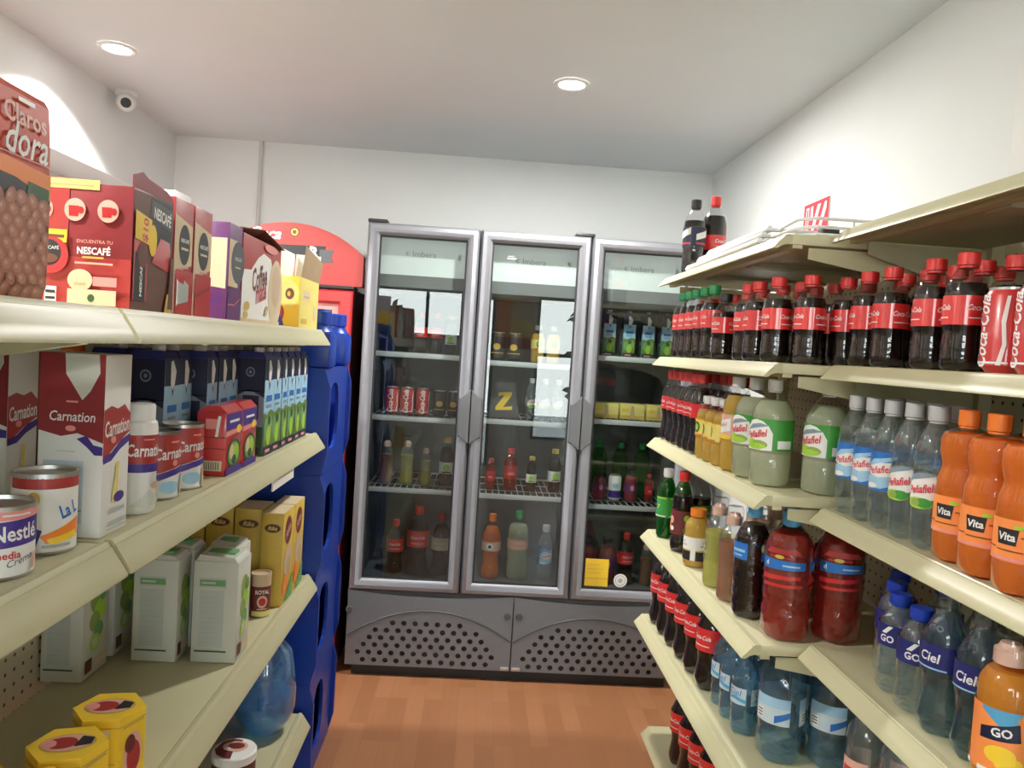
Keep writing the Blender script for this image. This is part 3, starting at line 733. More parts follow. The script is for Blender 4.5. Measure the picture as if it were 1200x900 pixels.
S_['dark_blue'] = Stock(lambda: bottle('bottle', 'soda_bottle', .272, .042, 'ribbed', 'pet_ribbed', 'cola', .82, 'caplight',
    dict(z0=.50, z1=.68, m=None, arc=1.5, rep=3, items=[('r', .05, .1, .95, .9, 'labelblue'), ('e', .12, .74, .09, .2, 'paleyellow'), ('r', .25, .45, .85, .58, 'skyblue'), ('r', .35, .25, .75, .33, 'skyblue')])))
S_['red_big'] = Stock(lambda: bottle('bottle', 'red_drink_bottle', .282, .0525, 'big', 'pet_ribbed', 'red_drink', .83, 'caplight',
    dict(z0=.36, z1=.74, m=None, arc=1.9, rep=3, items=[('p', [(.0, .52), (1, .56), (1, .72), (0, .74)], 'labelblue'), ('p', [(.0, .30), (.9, .36), (.9, .44), (0, .40)], 'redbright'), ('p', [(.05, .16), (.95, .2), (.95, .26), (.05, .23)], 'redbright'), ('r', .2, .78, .7, .81, 'redbright'), ('e', .42, .80, .10, .04, 'gold'),
         ('t', 'd', .14, .64, .07, 'white', {'bold': .03}), ('r', .5, .615, .86, .65, 'skyblue'), ('p', [(.1, .86), (.9, .86), (.8, .97), (.2, .97)], 'red')]), capr=.021))
S_['water_go'] = Stock(lambda: bottle('bottle', 'water_bottle', .182, .0345, 'ribbed', 'pet_clear', 'water', .84, 'capblue',
    dict(z0=.48, z1=.70, m='navy', arc=1.5, rep=3, items=[('t', 'GO', .5, .36, .5, 'white', {'bold': .03}), ('p', [(.3, .6), (.55, .95), (.7, .95), (.48, .6)], 'paper')]), capr=.019))
S_['water_ciel'] = Stock(lambda: bottle('bottle', 'water_bottle', .235, .037, 'contour', 'pet_teal', 'water', .84, 'pet_clear',
    dict(z0=.46, z1=.64, m='navy', arc=1.5, rep=3, items=[('t', 'Ciel', .5, .5, .62, 'white', {'bold': .02, 'shear': .15}), ('r', 0, .04, 1, .10, 'skyblue')])))
S_['sport_orange'] = Stock(lambda: bottle('bottle', 'sports_drink_bottle', .225, .0385, 'sport', 'pet', 'mango_drink', .76, 'peach',
    dict(z0=.12, z1=.54, m='orangelabel', arc=1.7, rep=3, items=[('p', [(0, .95), (.55, .66), (.8, 1), (0, 1)], 'cyan'), ('p', [(.0, .68), (.75, .84), (.80, .56), (.0, .50)], 'navydark'), ('t', 'GO', .42, .66, .4, 'white', {'bold': .03, 'rot': .12}),
         ('e', .42, .32, .30, .14, 'yellow'), ('e', .6, .2, .28, .12, 'yellow'), ('r', 0, 0, 1, .07, 'paper')]), capr=.017, cap_z=.82, feet=False, sport=True))
S_['sport_blue'] = Stock(lambda: bottle('bottle', 'sports_drink_bottle', .225, .0385, 'sport', 'pet', 'cola', .76, 'capblue',
    dict(z0=.12, z1=.54, m='navy', arc=1.7, rep=3, items=[('p', [(0, .85), (.55, .66), (.8, .9), (0, 1)], 'redbright'), ('t', 'GO', .5, .40, .4, 'white', {'bold': .03}), ('r', 0, .05, 1, .12, 'redbright')]), capr=.017, cap_z=.82, feet=False, sport=True))
S_['water_small'] = Stock(lambda: bottle('bottle', 'water_bottle', .205, .033, 'ribbed', 'pet_blue', 'water', .86, 'pet_blue',
    dict(z0=.36, z1=.58, m=None, arc=1.8, rep=3, items=[('r', .02, .05, .98, .95, 'paleblue'), ('p', [(0, .2), (.5, .5), (1, .35), (1, .15), (.5, .3)], 'cyan'), ('t', 'Ciel', .5, .68, .6, 'labelblue', {'shear': .2})])))
S_['water_big'] = Stock(lambda: bottle('bottle', 'water_bottle', .262, .052, 'big', 'pet_blue', 'water', .86, 'pet_blue',
    dict(z0=.34, z1=.60, m=None, arc=1.7, rep=3, items=[('r', .02, .62, .98, .95, 'skyblue'), ('r', .02, .05, .98, .62, 'paleblue'), ('p', [(.6, .1), (.98, .35), (.98, .55), (.6, .35)], 'labelblue'), ('r', .1, .15, .3, .5, 'paper'), ('r', .12, .2, .28, .24, 'dark'), ('r', .12, .3, .28, .34, 'dark'), ('r', .12, .4, .28, .44, 'dark')]), capr=.019))
S_['mineral_red'] = Stock(lambda: bottle('bottle', 'mineral_water_bottle', .225, .037, 'straight', 'pet_clear', 'water', .84, 'pet_clear',
    dict(z0=.26, z1=.50, m=None, arc=1.6, rep=3, items=[('r', 0, .1, 1, .9, 'salmon'), ('r', .1, .3, .9, .6, 'redbright')])))
def can(name, h, r, base, items, arc=2.6):
    def mk():
        t = thing(name, 'x', 'can')
        mb = MB().lathe([(0, r*.72), (.004, r*.80), (.011, r), (h-.014, r), (h-.004, r*.84)], base, 28)
        art(mb, wrap(r+.0003, .011, 0)(arc*r), arc*r, h-.025, items, step=.006)
        art(mb, wrap(r+.0003, .011, PI)(arc*r), arc*r, h-.025, items, step=.006)
        mb.build('can_body', t)
        MB().lathe([(h-.004, r*.845), (h, r*.85), (h, r*.78), (h-.005, r*.74), (h-.005, 0)], 'tin', 24, closed=False).build('lid', t)
        MB().box(-.004, .016, -.008, .008, h-.0045, h-.003, 'tin', .0006).build('pull_tab', t)
        return t
    return mk
S_['can_red'] = Stock(can('soda_can', .128, .0335, 'redbright', [('t', 'Coca-Cola', .5, .5, 1.25, 'white', {'shear': .35, 'bold': .018, 'rot': PI/2, 'ys': 1.4}), ('r', .0, .02, 1, .05, 'white'), ('p', [(.82, .0), (.9, .3), (.86, .65), (.92, 1), (.97, 1), (.93, .6), (.96, .3), (.9, 0)], 'white')]))
S_['can_dark'] = Stock(can('soda_can', .122, .032, 'dark', [('e', .5, .5, .2, .14, 'gold'), ('r', .1, .2, .9, .24, 'gold')]))

AIS = PI  # label towards the left-hand aisle
def jit(a=.25): return random.uniform(-a, a)
GRP = {}
def row(kind, pts, z, label, group, rz=PI, j=.35, where=None):
    for i, (x, y) in enumerate(pts):
        w = where[i] if where else ordw(i)
        S_[kind].put(x, y, z, rz+jit(j), label % w, group)
A = 'the upper drinks shelf'
# topmost right shelf
S_['cola_top_black'].put(.688, 2.56, DR[0], PI+.2, 'black-capped cola bottle standing alone at the far end of the top shelf', 'cola bottles on the top shelf')
S_['cola_top_red'].put(.765, 2.60, DR[0], PI, 'red-capped cola bottle beside the black-capped one on the top shelf', 'cola bottles on the top shelf')
# first drinks shelf: small colas
far1 = [(.666, 2.545), (.666, 2.465), (.666, 2.385), (.666, 2.295), (.668, 2.215)]
row('cola_green', far1, DR[1], '%s green-capped cola bottle from the cooler end of the upper drinks shelf', 'green-capped colas')
S_['cola_black'].put(.666, 2.10, DR[1], PI+.2, 'short black-capped cola bottle between green-capped and red-capped bottles')
FR_ = [(.668, 1.925), (.668, 1.850), (.670, 1.735), (.712, 1.655), (.790, 1.650)]
row('cola_small', FR_, DR[1], '%s red-capped cola in the front row of the upper far shelf, after the black-capped bottle', 'small red-capped colas')
row('cola_small', [(.742, 2.56), (.742, 2.46), (.742, 2.36), (.742, 2.25), (.742, 2.14), (.742, 2.03), (.745, 1.90), (.748, 1.79)], DR[1], '%s small red-capped cola in the second row on the upper far shelf', 'small red-capped colas')
row('cola_small', [(.82, 1.98), (.82, 1.88), (.822, 1.78), (.866, 1.712), (.908, 1.65)], DR[1], '%s small red-capped cola in the third row on the upper far shelf', 'small red-capped colas')
row('cola_small', [(.788, 1.555), (.788, 1.465), (.788, 1.325), (.788, 1.235)], DN[1], '%s small red-capped cola before the red cans, in the front row of the near shelf', 'small red-capped colas')
row('cola_small', [(.862, 1.55), (.862, 1.47), (.865, 1.385), (.862, 1.305), (.862, 1.225)], DN[1], '%s small red-capped cola in the second row of the near upper shelf', 'small red-capped colas')
row('cola_small', [(.936, 1.53), (.936, 1.45), (.936, 1.36), (.936, 1.27), (.936, 1.19)], DN[1], '%s small red-capped cola in the third row of the near upper shelf', 'small red-capped colas')
row('can_red', [(.792, 1.135), (.792, 1.062), (.792, .989), (.865, 1.14), (.865, 1.067)], DN[1], '%s red soda can beside the small colas on the near shelf', 'red soda cans on the shelf', rz=PI-.5, j=.3)
row('can_red', [(.792, .915), (.865, .99), (.865, .915)], DN[1], '%s red soda can past the frame edge on the near shelf', 'red soda cans on the shelf', rz=PI-.5, j=.3)
# second drinks shelf
row('cola_slim', [(.668, 2.625), (.668, 2.552), (.668, 2.480), (.668, 2.408), (.668, 2.336), (.668, 2.264)], DR[2], '%s slim cola bottle in the front row above the green soda, from the cooler end', 'slim cola bottles')
row('cola_slim', [(.742, 2.61), (.742, 2.53), (.742, 2.45), (.742, 2.37), (.742, 2.29), (.742, 2.21), (.742, 2.13)], DR[2], '%s slim cola bottle in the second row above the green soda, from the cooler end', 'slim cola bottles')
row('yellow_small', [(.666, 2.185), (.666, 2.112), (.668, 2.040)], DR[2], '%s small yellow soda bottle with white cap, next to the slim colas', 'small yellow sodas')
S_['yellow_tall'].put(.670, 1.955, DR[2], PI, 'tall yellow soda bottle between small yellow bottles and cloudy lime bottles')
row('lime', [(.682, 1.862), (.686, 1.752)], DR[2], '%s cloudy lime soda bottle with white script label, at the shelf front', 'cloudy lime sodas', rz=PI+.35, j=.05)
S_['lime'].put(.778, 1.672, DR[2], -PI/2+1.9, 'cloudy lime soda bottle with plain green label facing the viewer at the shelf end', 'cloudy lime sodas')
S_['lime'].put(.885, 1.700, DR[2], -PI/2-.5, 'cloudy lime soda bottle deepest on the shelf, beside the clear mineral water', 'cloudy lime sodas')
row('mineral_blue', [(.788, 1.562), (.788, 1.492), (.788, 1.422)], DN[2], '%s clear mineral water bottle with blue label, counted from the lime sodas', 'blue-labelled mineral waters', rz=PI+.55, j=.12)
row('mineral_lime', [(.788, 1.351), (.788, 1.279)], DN[2], '%s clear mineral water bottle with lime-green label, counted from the blue-labelled ones', 'green-labelled mineral waters', rz=PI+.5, j=.1)
row('mineral_blue', [(.862, 1.55), (.862, 1.48), (.862, 1.41), (.862, 1.34)], DN[2], '%s clear mineral water in the back row behind the script-labelled ones', 'blue-labelled mineral waters')
row('orange', [(.790, 1.200), (.781, 1.116), (.776, 1.032), (.776, .945)], DN[2], '%s orange drink bottle from the clear mineral water on the near shelf', 'orange drinks', rz=PI+.45, j=.12)
row('orange', [(.876, 1.17), (.868, 1.08), (.866, .99)], DN[2], '%s orange drink bottle in the back row of the near shelf', 'orange drinks')
# third drinks shelf
row('green', [(.662, 2.565), (.698, 2.495)], DR[3], '%s green soda bottle at the cooler end of the middle shelf', 'green soda bottles', rz=PI+.5, j=.1)
S_['cola_print'].put(.668, 2.385, DR[3], PI, 'dark red-capped soda bottle with a colourful printed label beside the green bottles')
S_['cola_plain'].put(.735, 2.42, DR[3], PI, 'green-capped cola bottle standing behind the printed-label soda bottle')
S_['juice_squat'].put(.672, 2.225, DR[3], PI, 'squat orange juice bottle with black and white label on the middle shelf')
S_['gold_pop'].put(.670, 2.03, DR[3], PI, 'yellow-green soda bottle with peach cap beside the squat juice bottle', 'peach-capped sodas')
S_['amber_pop'].put(.672, 1.915, DR[3], PI, 'amber soda bottle with peach cap next to the dark blue-labelled bottle', 'peach-capped amber sodas')
row('gold_pop', [(.745, 1.975), (.82, 2.02)], DR[3], '%s yellow-green soda with domed peach cap, deeper on the middle shelf', 'peach-capped sodas')
row('amber_pop', [(.744, 1.896), (.825, 1.93)], DR[3], '%s amber soda with domed peach cap, deeper on the middle shelf', 'peach-capped amber sodas')
S_['dark_blue'].put(.680, 1.800, DR[3], PI+.3, 'dark cola bottle with blue label at the front, beside the large red drink', 'dark blue-labelled colas')
S_['dark_blue'].put(.775, 1.815, DR[3], PI, 'dark blue-capped cola bottle behind the large red drinks', 'dark blue-labelled colas')
S_['red_big'].put(.716, 1.672, DR[3], -2.2, 'large red drink bottle with blue cap at the shelf corner', 'large red drinks')
S_['red_big'].put(.832, 1.672, DR[3], -1.9, 'large red drink bottle deeper on the shelf, beside the clear waters', 'large red drinks')
for i, (x, y, s) in enumerate([(.900, 1.545, 'nearest the large red bottle'), (.945, 1.462, 'second from the red drinks, deepest'), (.850, 1.468, 'third from the red drinks'), (.812, 1.385, 'at the front, beside its twin'), (.806, 1.308, 'at the front, next to the clear bottles')]):
    S_['water_go'].put(x, y, DN[3], PI+.6+jit(.15), 'small clear water bottle with bright blue cap, '+s, 'blue-capped waters')
for i, (x, y, s) in enumerate([(.805, 1.232, 'just after the blue-capped waters'), (.812, 1.150, 'beside the orange sports bottle'), (.885, 1.25, 'standing in the second row'), (.892, 1.165, 'second row, behind the orange sports bottle')]):
    S_['water_ciel'].put(x, y, DN[3], PI+.45+jit(.15), 'clear water bottle with navy label, '+s, 'navy-labelled waters')
S_['sport_orange'].put(.798, 1.072, DN[3], -PI/2-.55, 'orange sports drink bottle with clear dust cover in front of the clear waters')
S_['sport_blue'].put(.885, 1.02, DN[3], -PI/2-.7, 'dark blue and red sports drink bottle half cut off by the frame edge')
# fourth drinks shelf
row('cola_mid', [(.676, 2.585), (.678, 2.488), (.680, 2.391), (.684, 2.292), (.688, 2.190), (.692, 2.082)], DR[4], '%s cola bottle from the cooler end of the second lowest drinks shelf', 'larger red-labelled colas', rz=PI+.5, j=.2)
row('cola_mid', [(.765, 2.54), (.765, 2.44), (.77, 2.34)], DR[4], '%s cola bottle in the back row of the second lowest drinks shelf', 'larger red-labelled colas')
row('water_small', [(.700, 1.985), (.700, 1.912), (.704, 1.838), (.772, 2.02), (.772, 1.945), (.774, 1.868), (.846, 1.98), (.848, 1.90)], DR[4], '%s small pale blue water bottle beside the colas on the second lowest shelf', 'small pale blue waters', j=.6)
S_['water_big'].put(.748, 1.725, DR[4], PI+.75, 'large pale blue water bottle at the front of the second lowest shelf', 'large pale blue waters')
S_['water_big'].put(.858, 1.70, DR[4], PI+.9, 'large pale blue water bottle deeper in, beside the shelving joint', 'large pale blue waters')
S_['water_big'].put(.858, 1.81, DR[4], PI+.9, 'large pale blue water bottle in the row behind the front one', 'large pale blue waters')
row('mineral_red', [(.842, 1.520), (.868, 1.435), (.93, 1.52)], DN[4], '%s clear bottle with salmon-red label under the near drinks shelf', 'salmon-labelled waters', rz=PI+.7)
# lowest drinks shelf
row('cola_mid', [(.735, 2.43), (.738, 2.335), (.742, 2.24), (.748, 2.145), (.755, 2.05)], DR[5], '%s cola bottle on the lowest drinks shelf, counted from the cooler end', 'colas on the lowest shelf', rz=PI+.5, j=.2)

# white wire racks lying on the top right shelf
def wire_rack(label, x0, x1, y0, y1, z, tilt, n=9):
    t = thing('wire_rack', label, 'wire rack', ((x0+x1)/2, y0, z), 'white wire racks on the top shelf')
    c = Vector(((x0+x1)/2, y0, z))
    f = lambda x, y, dz=0: c+Vector((x-c.x, (y-y0)*math.cos(tilt), (y-y0)*math.sin(tilt)+dz))
    MB().tube([f(x0, y0), f(x1, y0), f(x1, y1), f(x0, y1)], .005, 'white', 8, True).build('outer_wire', t)
    mb = MB()
    for k in range(n): x = x0+(x1-x0)*(k+.5)/n; mb.tube([f(x, y0, .004), f(x, y1, .004)], .0028, 'white', 6)
    mb.build('wires', t)
    MB().box(x0-.001, x0+.010, y0, y1, z-.006, z+.010, 'white', .002).build('side_strip', t)
    return t
wire_rack('lowest white wire rack lying flat along the top shelf edge', .636, .99, 1.80, 2.43, DR[0]+.0075, 0)
wire_rack('white wire rack resting on the lowest one, shifted from the shelf edge', .652, 1.00, 1.82, 2.36, DR[0]+.0265, .0)
wire_rack('white wire rack topping the pile beside the two cola bottles', .672, 1.02, 1.84, 2.33, DR[0]+.0455, .0)
t = thing('wire_basket_rail', 'white bent wire shelf fence at the near end of the top far shelf', 'wire fence', (.8, 1.63, DR[0]))
for k, dz in enumerate((.006, .022, .040)):
    pts = [(.655, 1.785-.02*k, DR[0]+.005+.013*k), (.662, 1.74, DR[0]+.006+dz*.6), (.672, 1.665, DR[0]+dz), (.70, 1.63, DR[0]+dz), (1.04, 1.63, DR[0]+dz)]
    MB().tube(pts, .0036, 'white', 8).build('wire', t)
for xx in (.78, .93, 1.03): MB().tube([(xx, 1.63, DR[0]+.003), (xx, 1.63, DR[0]+.044)], .0028, 'white', 8).build('post', t)
tag(MB().box(.745, .785, 1.70, 1.735, DR[0], DR[0]+.040, 'dark', .006).build('clip', origin=(.765, 1.72, DR[0])), 'small black plastic clip among the white wires on the top shelf', 'clip')

# ------------------------------------------------------------------ groceries on the left shelving
def carton(name, label, cat, x0, x1, y0, y1, z0, h, base, faces, group=None, bev=.0015, build=True):
    """faces: {face: art items}; a body whose print is part of its mesh"""
    mb = MB().box(x0, x1, y0, y1, z0, z0+h, base, bev)
    for k, items in faces.items():
        mp, w, hh = face(k, x0, x1, y0, y1, z0, z0+h)
        art(mb, mp, w, hh, items)
    t = thing(name, label, cat, ((x0+x1)/2, (y0+y1)/2, z0), group)
    mb.build('carton_body', t)
    return t
Z1, Z2, Z3, Z4 = DL
# --- top shelf: coffee bag
t = thing('coffee_bag', 'tall red coffee bag printed with beans at the left photo edge', 'coffee bag', (-.585, .875, Z1))
mb = MB(); n = 10; hb = .246; vs = []; fs = []
sec = [(0, .047, .088), (.02, .053, .090), (.12, .054, .0895), (.20, .053, .089), (.232, .051, .088), (.240, .046, .087), (hb, .036, .086)]
for z, dx, dy in sec:
    for a, b in ((-1, -1), (1, -1), (1, 1), (-1, 1)): vs.append((-.585+a*dx, .875+b*dy, Z1+z+(-.004*b if z > .243 else 0)))
for k in range(len(sec)-1):
    for j in range(4): fs.append([k*4+j, k*4+(j+1) % 4, (k+1)*4+(j+1) % 4, (k+1)*4+j])
fs += [[3, 2, 1, 0], [len(vs)-4+j for j in range(4)]]
mb.add(vs, fs, 'bagred', False); mb.build('bag', t)
def bagx(z):
    for (a, b, _), (c, d, _) in zip(sec, sec[1:]):
        if a <= z <= c: return -.585+b+(d-b)*(z-a)/(c-a)
    return -.58
mb = MB(); mp = lambda s, t2, o: Vector((bagx(min(t2, .245))+o+.0004, .786+s, Z1+t2)); W, Hh = .178, hb
rowz = [.003, .02, .06, .10, .12]
def strip(items):
    art(mb, mp, W, Hh, items)
strip([('r', 0, .015, 1, .10, 'brown'), ('r', 0, .10, 1, .30, 'brown'), ('r', 0, .30, 1, .485, 'brown'), ('p', [(0, .485), (1, .485), (1, .50), (.6, .56), (.3, .57), (0, .55)], 'dark'), ('p', [(0, .55), (.3, .57), (.6, .56), (1, .50), (1, .62), (.5, .64), (0, .62)], 'orange'),
       ('p', [(.72, .47), (.98, .46), (.98, .55), (.74, .56)], 'darkgreen'), ('r', 0, .655, 1, .66, 'salmon')])
rb = random.Random(4); cells = [(i, j) for j in range(9) for i in range(8)]; rb.shuffle(cells)
for k, (i, j) in enumerate(cells):
    sx, q = .07+i*.123+(j % 2)*.05-.02+rb.uniform(-.015, .015), .045+j*.052+rb.uniform(-.008, .008)
    ro = rb.uniform(-1, 1); ca, sa = math.cos(ro), math.sin(ro); ex, ey = .074, .040
    el = lambda fx, dx, dy: [(min(.99, max(.01, sx+dx+fx*(ex*ca*math.cos(v)-ey*sa*math.sin(v)*1.2))), max(.01, q+dy+fx*(ex*sa*math.cos(v)*.72+ey*ca*math.sin(v)))) for v in [2*PI*n/14 for n in range(14)]]
    art(mb, mp, W, Hh, [('p', el(1.08, 0, 0), 'brown'), ('p', el(.98, .0, .001), 'bean'), ('p', el(.62, -.008, .005), 'beanlight'), ('p', el(.26, -.018, .009), 'beanshine')], off0=.0018+k*.0000012, doff=.0001)
art(mb, mp, W, Hh, [('t', 'Claros', .70, .845, .46, 'salmon', {'bold': .02}), ('t', 'dora', .72, .735, .46, 'white', {'shear': .25, 'bold': .012, 'ys': 1.15}), ('r', .62, .905, .80, .925, 'white')], off0=.0022)
mb.build('printed_front', t)
# --- red coffee box with mugs and sachets
x0, x1, y0, y1, h = -.735, -.528, 1.182, 1.332, .192
t = thing('coffee_box', 'large red open coffee display box with mugs and a sachet printed', 'box', ((x0+x1)/2, (y0+y1)/2, Z1))
mb = MB(); mb.box(x0, x1, y0, y1, Z1, Z1+h-.006, 'darkred', .001)
mp, w, hh = face('-y', x0, x1, y0, y1, Z1, Z1+h)
def squeeze(items, a=.44, b=.836, c=.29):
    f = lambda v: a+b*(v-c); out = []
    for it in items:
        it = list(it)
        if it[0] == 'r': it[1], it[3] = f(it[1]), f(it[3])
        elif it[0] == 'e': it[1], it[3] = f(it[1]), it[3]*b
        elif it[0] == 't': it[2], it[4] = f(it[2]), it[4]*b
        out.append(tuple(it))
    return out
def mugicon(s, q): return [('e', s, q, .075, .088, 'salmon'), ('p', [(s-.045, q+.03), (s+.03, q+.03), (s+.025, q-.05), (s-.04, q-.05)], 'mug'), ('e', s+.042, q-.002, .02, .028, 'mug')]
art(mb, mp, w, hh, [('r', 0, .0, 1, .40, 'red'), ('r', 0, .40, .55, 1, 'red'), ('r', .35, .92, .76, .995, 'paleyellow'), ('r', .40, .945, .72, .955, 'tan')]+mugicon(.365, .755)+mugicon(.595, .76)+mugicon(.83, .762)+squeeze(
    [('r', .20, .50, .42, .60, 'yellow'), ('r', .23, .535, .40, .56, 'brown'), ('e', .30, .40, .14, .14, 'redbright'), ('e', .28, .42, .10, .10, 'dark'), ('t', 'NESCAFÉ', .28, .46, .16, 'white'), ('e', .28, .375, .075, .035, 'brown'),
     ('t', 'ENCUENTRA TU', .66, .52, .30, 'salmon'), ('t', 'NESCAFÉ', .655, .455, .28, 'white', {'bold': .03, 'ys': 1.2}), ('r', .56, .39, .74, .405, 'gold'), ('r', .50, .345, .82, .36, 'salmon'),
     ('e', .55, .22, .105, .085, 'beige'), ('r', .50, .18, .60, .20, 'tan'), ('r', .66, .18, .86, .25, 'pink'), ('r', .45, .03, .86, .15, 'beige'), ('e', .65, .085, .03, .03, 'darkgreen'), ('r', .26, .03, .36, .16, 'paper'), ('r', .27, .06, .35, .08, 'dark'), ('r', .27, .11, .35, .13, 'dark')]))
mp, w, hh = face('+x', x0, x1, y0, y1, Z1, Z1+h)
art(mb, mp, w, hh, [('p', [(.02, .0), (.98, 0), (.98, .97), (.6, .97), (.02, .95)], 'brown'), ('p', [(.30, .62), (.92, .50), (.96, .95), (.40, .95)], 'dark'), ('p', [(.42, .80), (.95, .72), (.95, .90), (.42, .93)], 'darkgrey'), ('t', 'NESCAFÉ', .70, .83, .44, 'white', {'bold': .03, 'ys': 1.5, 'rot': -.1}),
    ('p', [(.45, .42), (.95, .36), (.9, .62), (.65, .64)], 'redbright'), ('e', .46, .60, .10, .13, 'yellow'), ('p', [(.02, .10), (.34, .10), (.34, .60), (.02, .60)], 'redbright'),
    ('p', [(.05, .09), (.30, .09), (.30, .44), (.05, .48)], 'dark'), ('t', 'NESCAFÉ', .19, .27, .36, 'white', {'bold': .04, 'rot': PI/2, 'ys': .8}), ('e', .22, .46, .12, .10, 'maroon'), ('e', .22, .46, .08, .07, 'brown'), ('p', [(.02, .58), (.38, .55), (.40, .76), (.02, .80)], 'yellow'), ('t', '$10', .26, .665, .24, 'redbright', {'bold': .03, 'rot': PI/2-.1}),
    ('p', [(.78, .02), (.98, .02), (.98, .18), (.84, .18)], 'gold'), ('p', [(.86, .05), (1, .05), (1, .5), (.92, .5)], 'brown')])
mb.build('carton_body', t)
g = lambda xx: (lambda y, z: (xx, y, z))
MB().prism([(y0, Z1+h-.008), (y1, Z1+h-.008), (y1-.004, Z1+h+.002), (y1-.03, Z1+h+.010), (y0+.05, Z1+h+.016), (y0+.03, Z1+h+.022), (y0, Z1+h+.012)], g(x1-.0025), g(x1-.0005), 'darkred').build('torn_edge', t)
# --- two narrow red boxes, purple box
OV = [('p', [(0, .0), (.16, 0), (.16, .80), (0, .90)], 'salmon'), ('p', [(0, .34), (.95, .46), (.95, .80), (.0, .86)], 'beige'), ('e', .52, .62, .30, .175, 'dark'), ('t', 'NESCAFÉ', .54, .66, .44, 'white', {'bold': .02}), ('r', .34, .575, .72, .595, 'beige'), ('r', .1, .0, 1, .40, 'redbright'),
      ('r', .35, .415, .75, .43, 'pink')]
for k, (a, b) in enumerate(((1.344, 1.428), (1.434, 1.524))):
    c = carton('coffee_box', ('narrow red coffee box with an open dispensing hole, beside the mug-printed box', 'narrow red coffee box with black oval, next to the purple box')[k], 'box', -.625, -.53, a, b, Z1, .203, 'red',
               {'+x': OV+([('p', [(.18, .10), (.80, .14), (.80, .28), (.55, .32), (.5, .28), (.18, .30)], 'printgrey'), ('p', [(.14, .08), (.22, .12), (.22, .30), (.14, .32)], 'paper')] if k == 0 else [('p', [(.1, .18), (.9, .28), (.9, .30), (.1, .21)], 'darkred')]),
                '-y': [('r', .1, .3, .9, .85, 'beige'), ('r', 0, 0, 1, .3, 'redbright')]}, 'narrow red coffee boxes')
c = carton('coffee_box', 'purple coffee box with beige window print and black oval', 'box', -.615, -.53, 1.628, 1.714, Z1, .205, 'purple',
       {'-y': [('p', [(.30, .36), (.95, .33), (.95, .84), (.30, .84)], 'beige'), ('p', [(0, .16), (.6, .18), (.9, .24), (.9, .25), (.6, .195), (0, .175)], 'violet')],
        '+x': [('p', [(.02, .36), (.75, .36), (.75, .84), (.02, .84)], 'beige'), ('e', .70, .62, .52, .22, 'darkgrey'), ('t', 'NESCAFÉ', .70, .66, .5, 'paper'), ('r', .5, .56, .9, .575, 'beige'), ('r', 0, 0, 1, .34, 'purple'), ('p', [(.02, .17), (.5, .17), (.9, .24), (.9, .25), (.5, .18), (.02, .18)], 'pink')]})
# --- creamer display box with an open flap
c = carton('creamer_box', 'red and white creamer display box with its dark flap folded open', 'box', -.66, -.53, 1.722, 2.040, Z1, .198, 'red',
       {'+x': [('p', [(0, 0), (.86, 0), (.86, .50), (.70, .82), (.5, .86), (.36, .78), (.2, .62), (0, .60)], 'paper'), ('t', 'Coffee', .42, .56, .38, 'maroon', {'shear': .25, 'bold': .03, 'rot': .2, 'ys': 1.6}), ('t', 'mate', .46, .38, .28, 'redbright', {'shear': .25, 'bold': .03, 'rot': .2, 'ys': 1.5}),
                ('e', .86, .42, .20, .42, 'beige'), ('e', .86, .50, .13, .26, 'mousse'), ('r', .0, 0, 1, .06, 'beige'), ('e', .12, .2, .06, .05, 'gold'), ('e', .1, .1, .05, .04, 'gold'), ('p', [(.55, .12), (.62, .12), (.66, .22), (.6, .24)], 'tan'), ('e', .68, .94, .18, .05, 'pink')],
        '-y': [('r', 0, 0, 1, .2, 'beige')]})
mb = MB(); f0 = [(-.66, 1.722, Z1+.199), (-.532, 1.716, Z1+.207), (-.524, 1.86, Z1+.222), (-.520, 2.035, Z1+.196), (-.60, 2.04, Z1+.202)]
mb.add(f0+[(p[0], p[1], p[2]+.002) for p in f0], [[0, 1, 2, 3, 4], [9, 8, 7, 6, 5]]+[[j, (j+1) % 5, 5+(j+1) % 5, 5+j] for j in range(5)], 'brown'); mb.build('open_flap', c)
# --- yellow box with raised flaps
c = carton('snack_box', 'yellow display box with raised pale flaps at the end of the top shelf', 'box', -.602, -.523, 2.232, 2.485, Z1, .148, 'yellow',
       {'-y': [('e', .62, .66, .36, .26, 'paleyellow'), ('e', .65, .66, .16, .11, 'brown'), ('e', .62, .66, .06, .05, 'gold'), ('e', .2, .28, .28, .20, 'darkred'), ('p', [(0, 0), (.5, 0), (.4, .2), (.2, .26), (0, .3)], 'navy')],
        '+x': [('r', .02, .02, .98, .98, 'paleyellow'), ('r', .18, .56, .52, .76, 'beige'), ('r', .2, .62, .5, .66, 'tan'), ('r', .75, .2, .9, .5, 'beige'), ('r', .1, .1, .4, .2, 'gold')]})
MB().box(-.602, -.6015, 2.24, 2.48, Z1+.148, Z1+.235, 'paper').build('flap', c)
mb = MB(); mb.add([(-.602, 2.485, Z1+.148), (-.523, 2.485, Z1+.148), (-.523, 2.498, Z1+.235), (-.602, 2.498, Z1+.238)], [[0, 1, 2, 3]], 'paper'); mb.build('flap', c)
mb = MB(); mb.add([(-.523, 2.24, Z1+.148), (-.523, 2.485, Z1+.148), (-.512, 2.48, Z1+.21), (-.512, 2.24, Z1+.238)], [[0, 1, 2, 3]], 'cardboard'); mb.build('flap', c)
carton('white_box', 'plain white carton standing behind the red coffee boxes', 'box', -.70, -.655, 1.66, 1.745, Z1, .268, 'white', {'+x': [('r', .1, .1, .9, .2, 'paper')]})

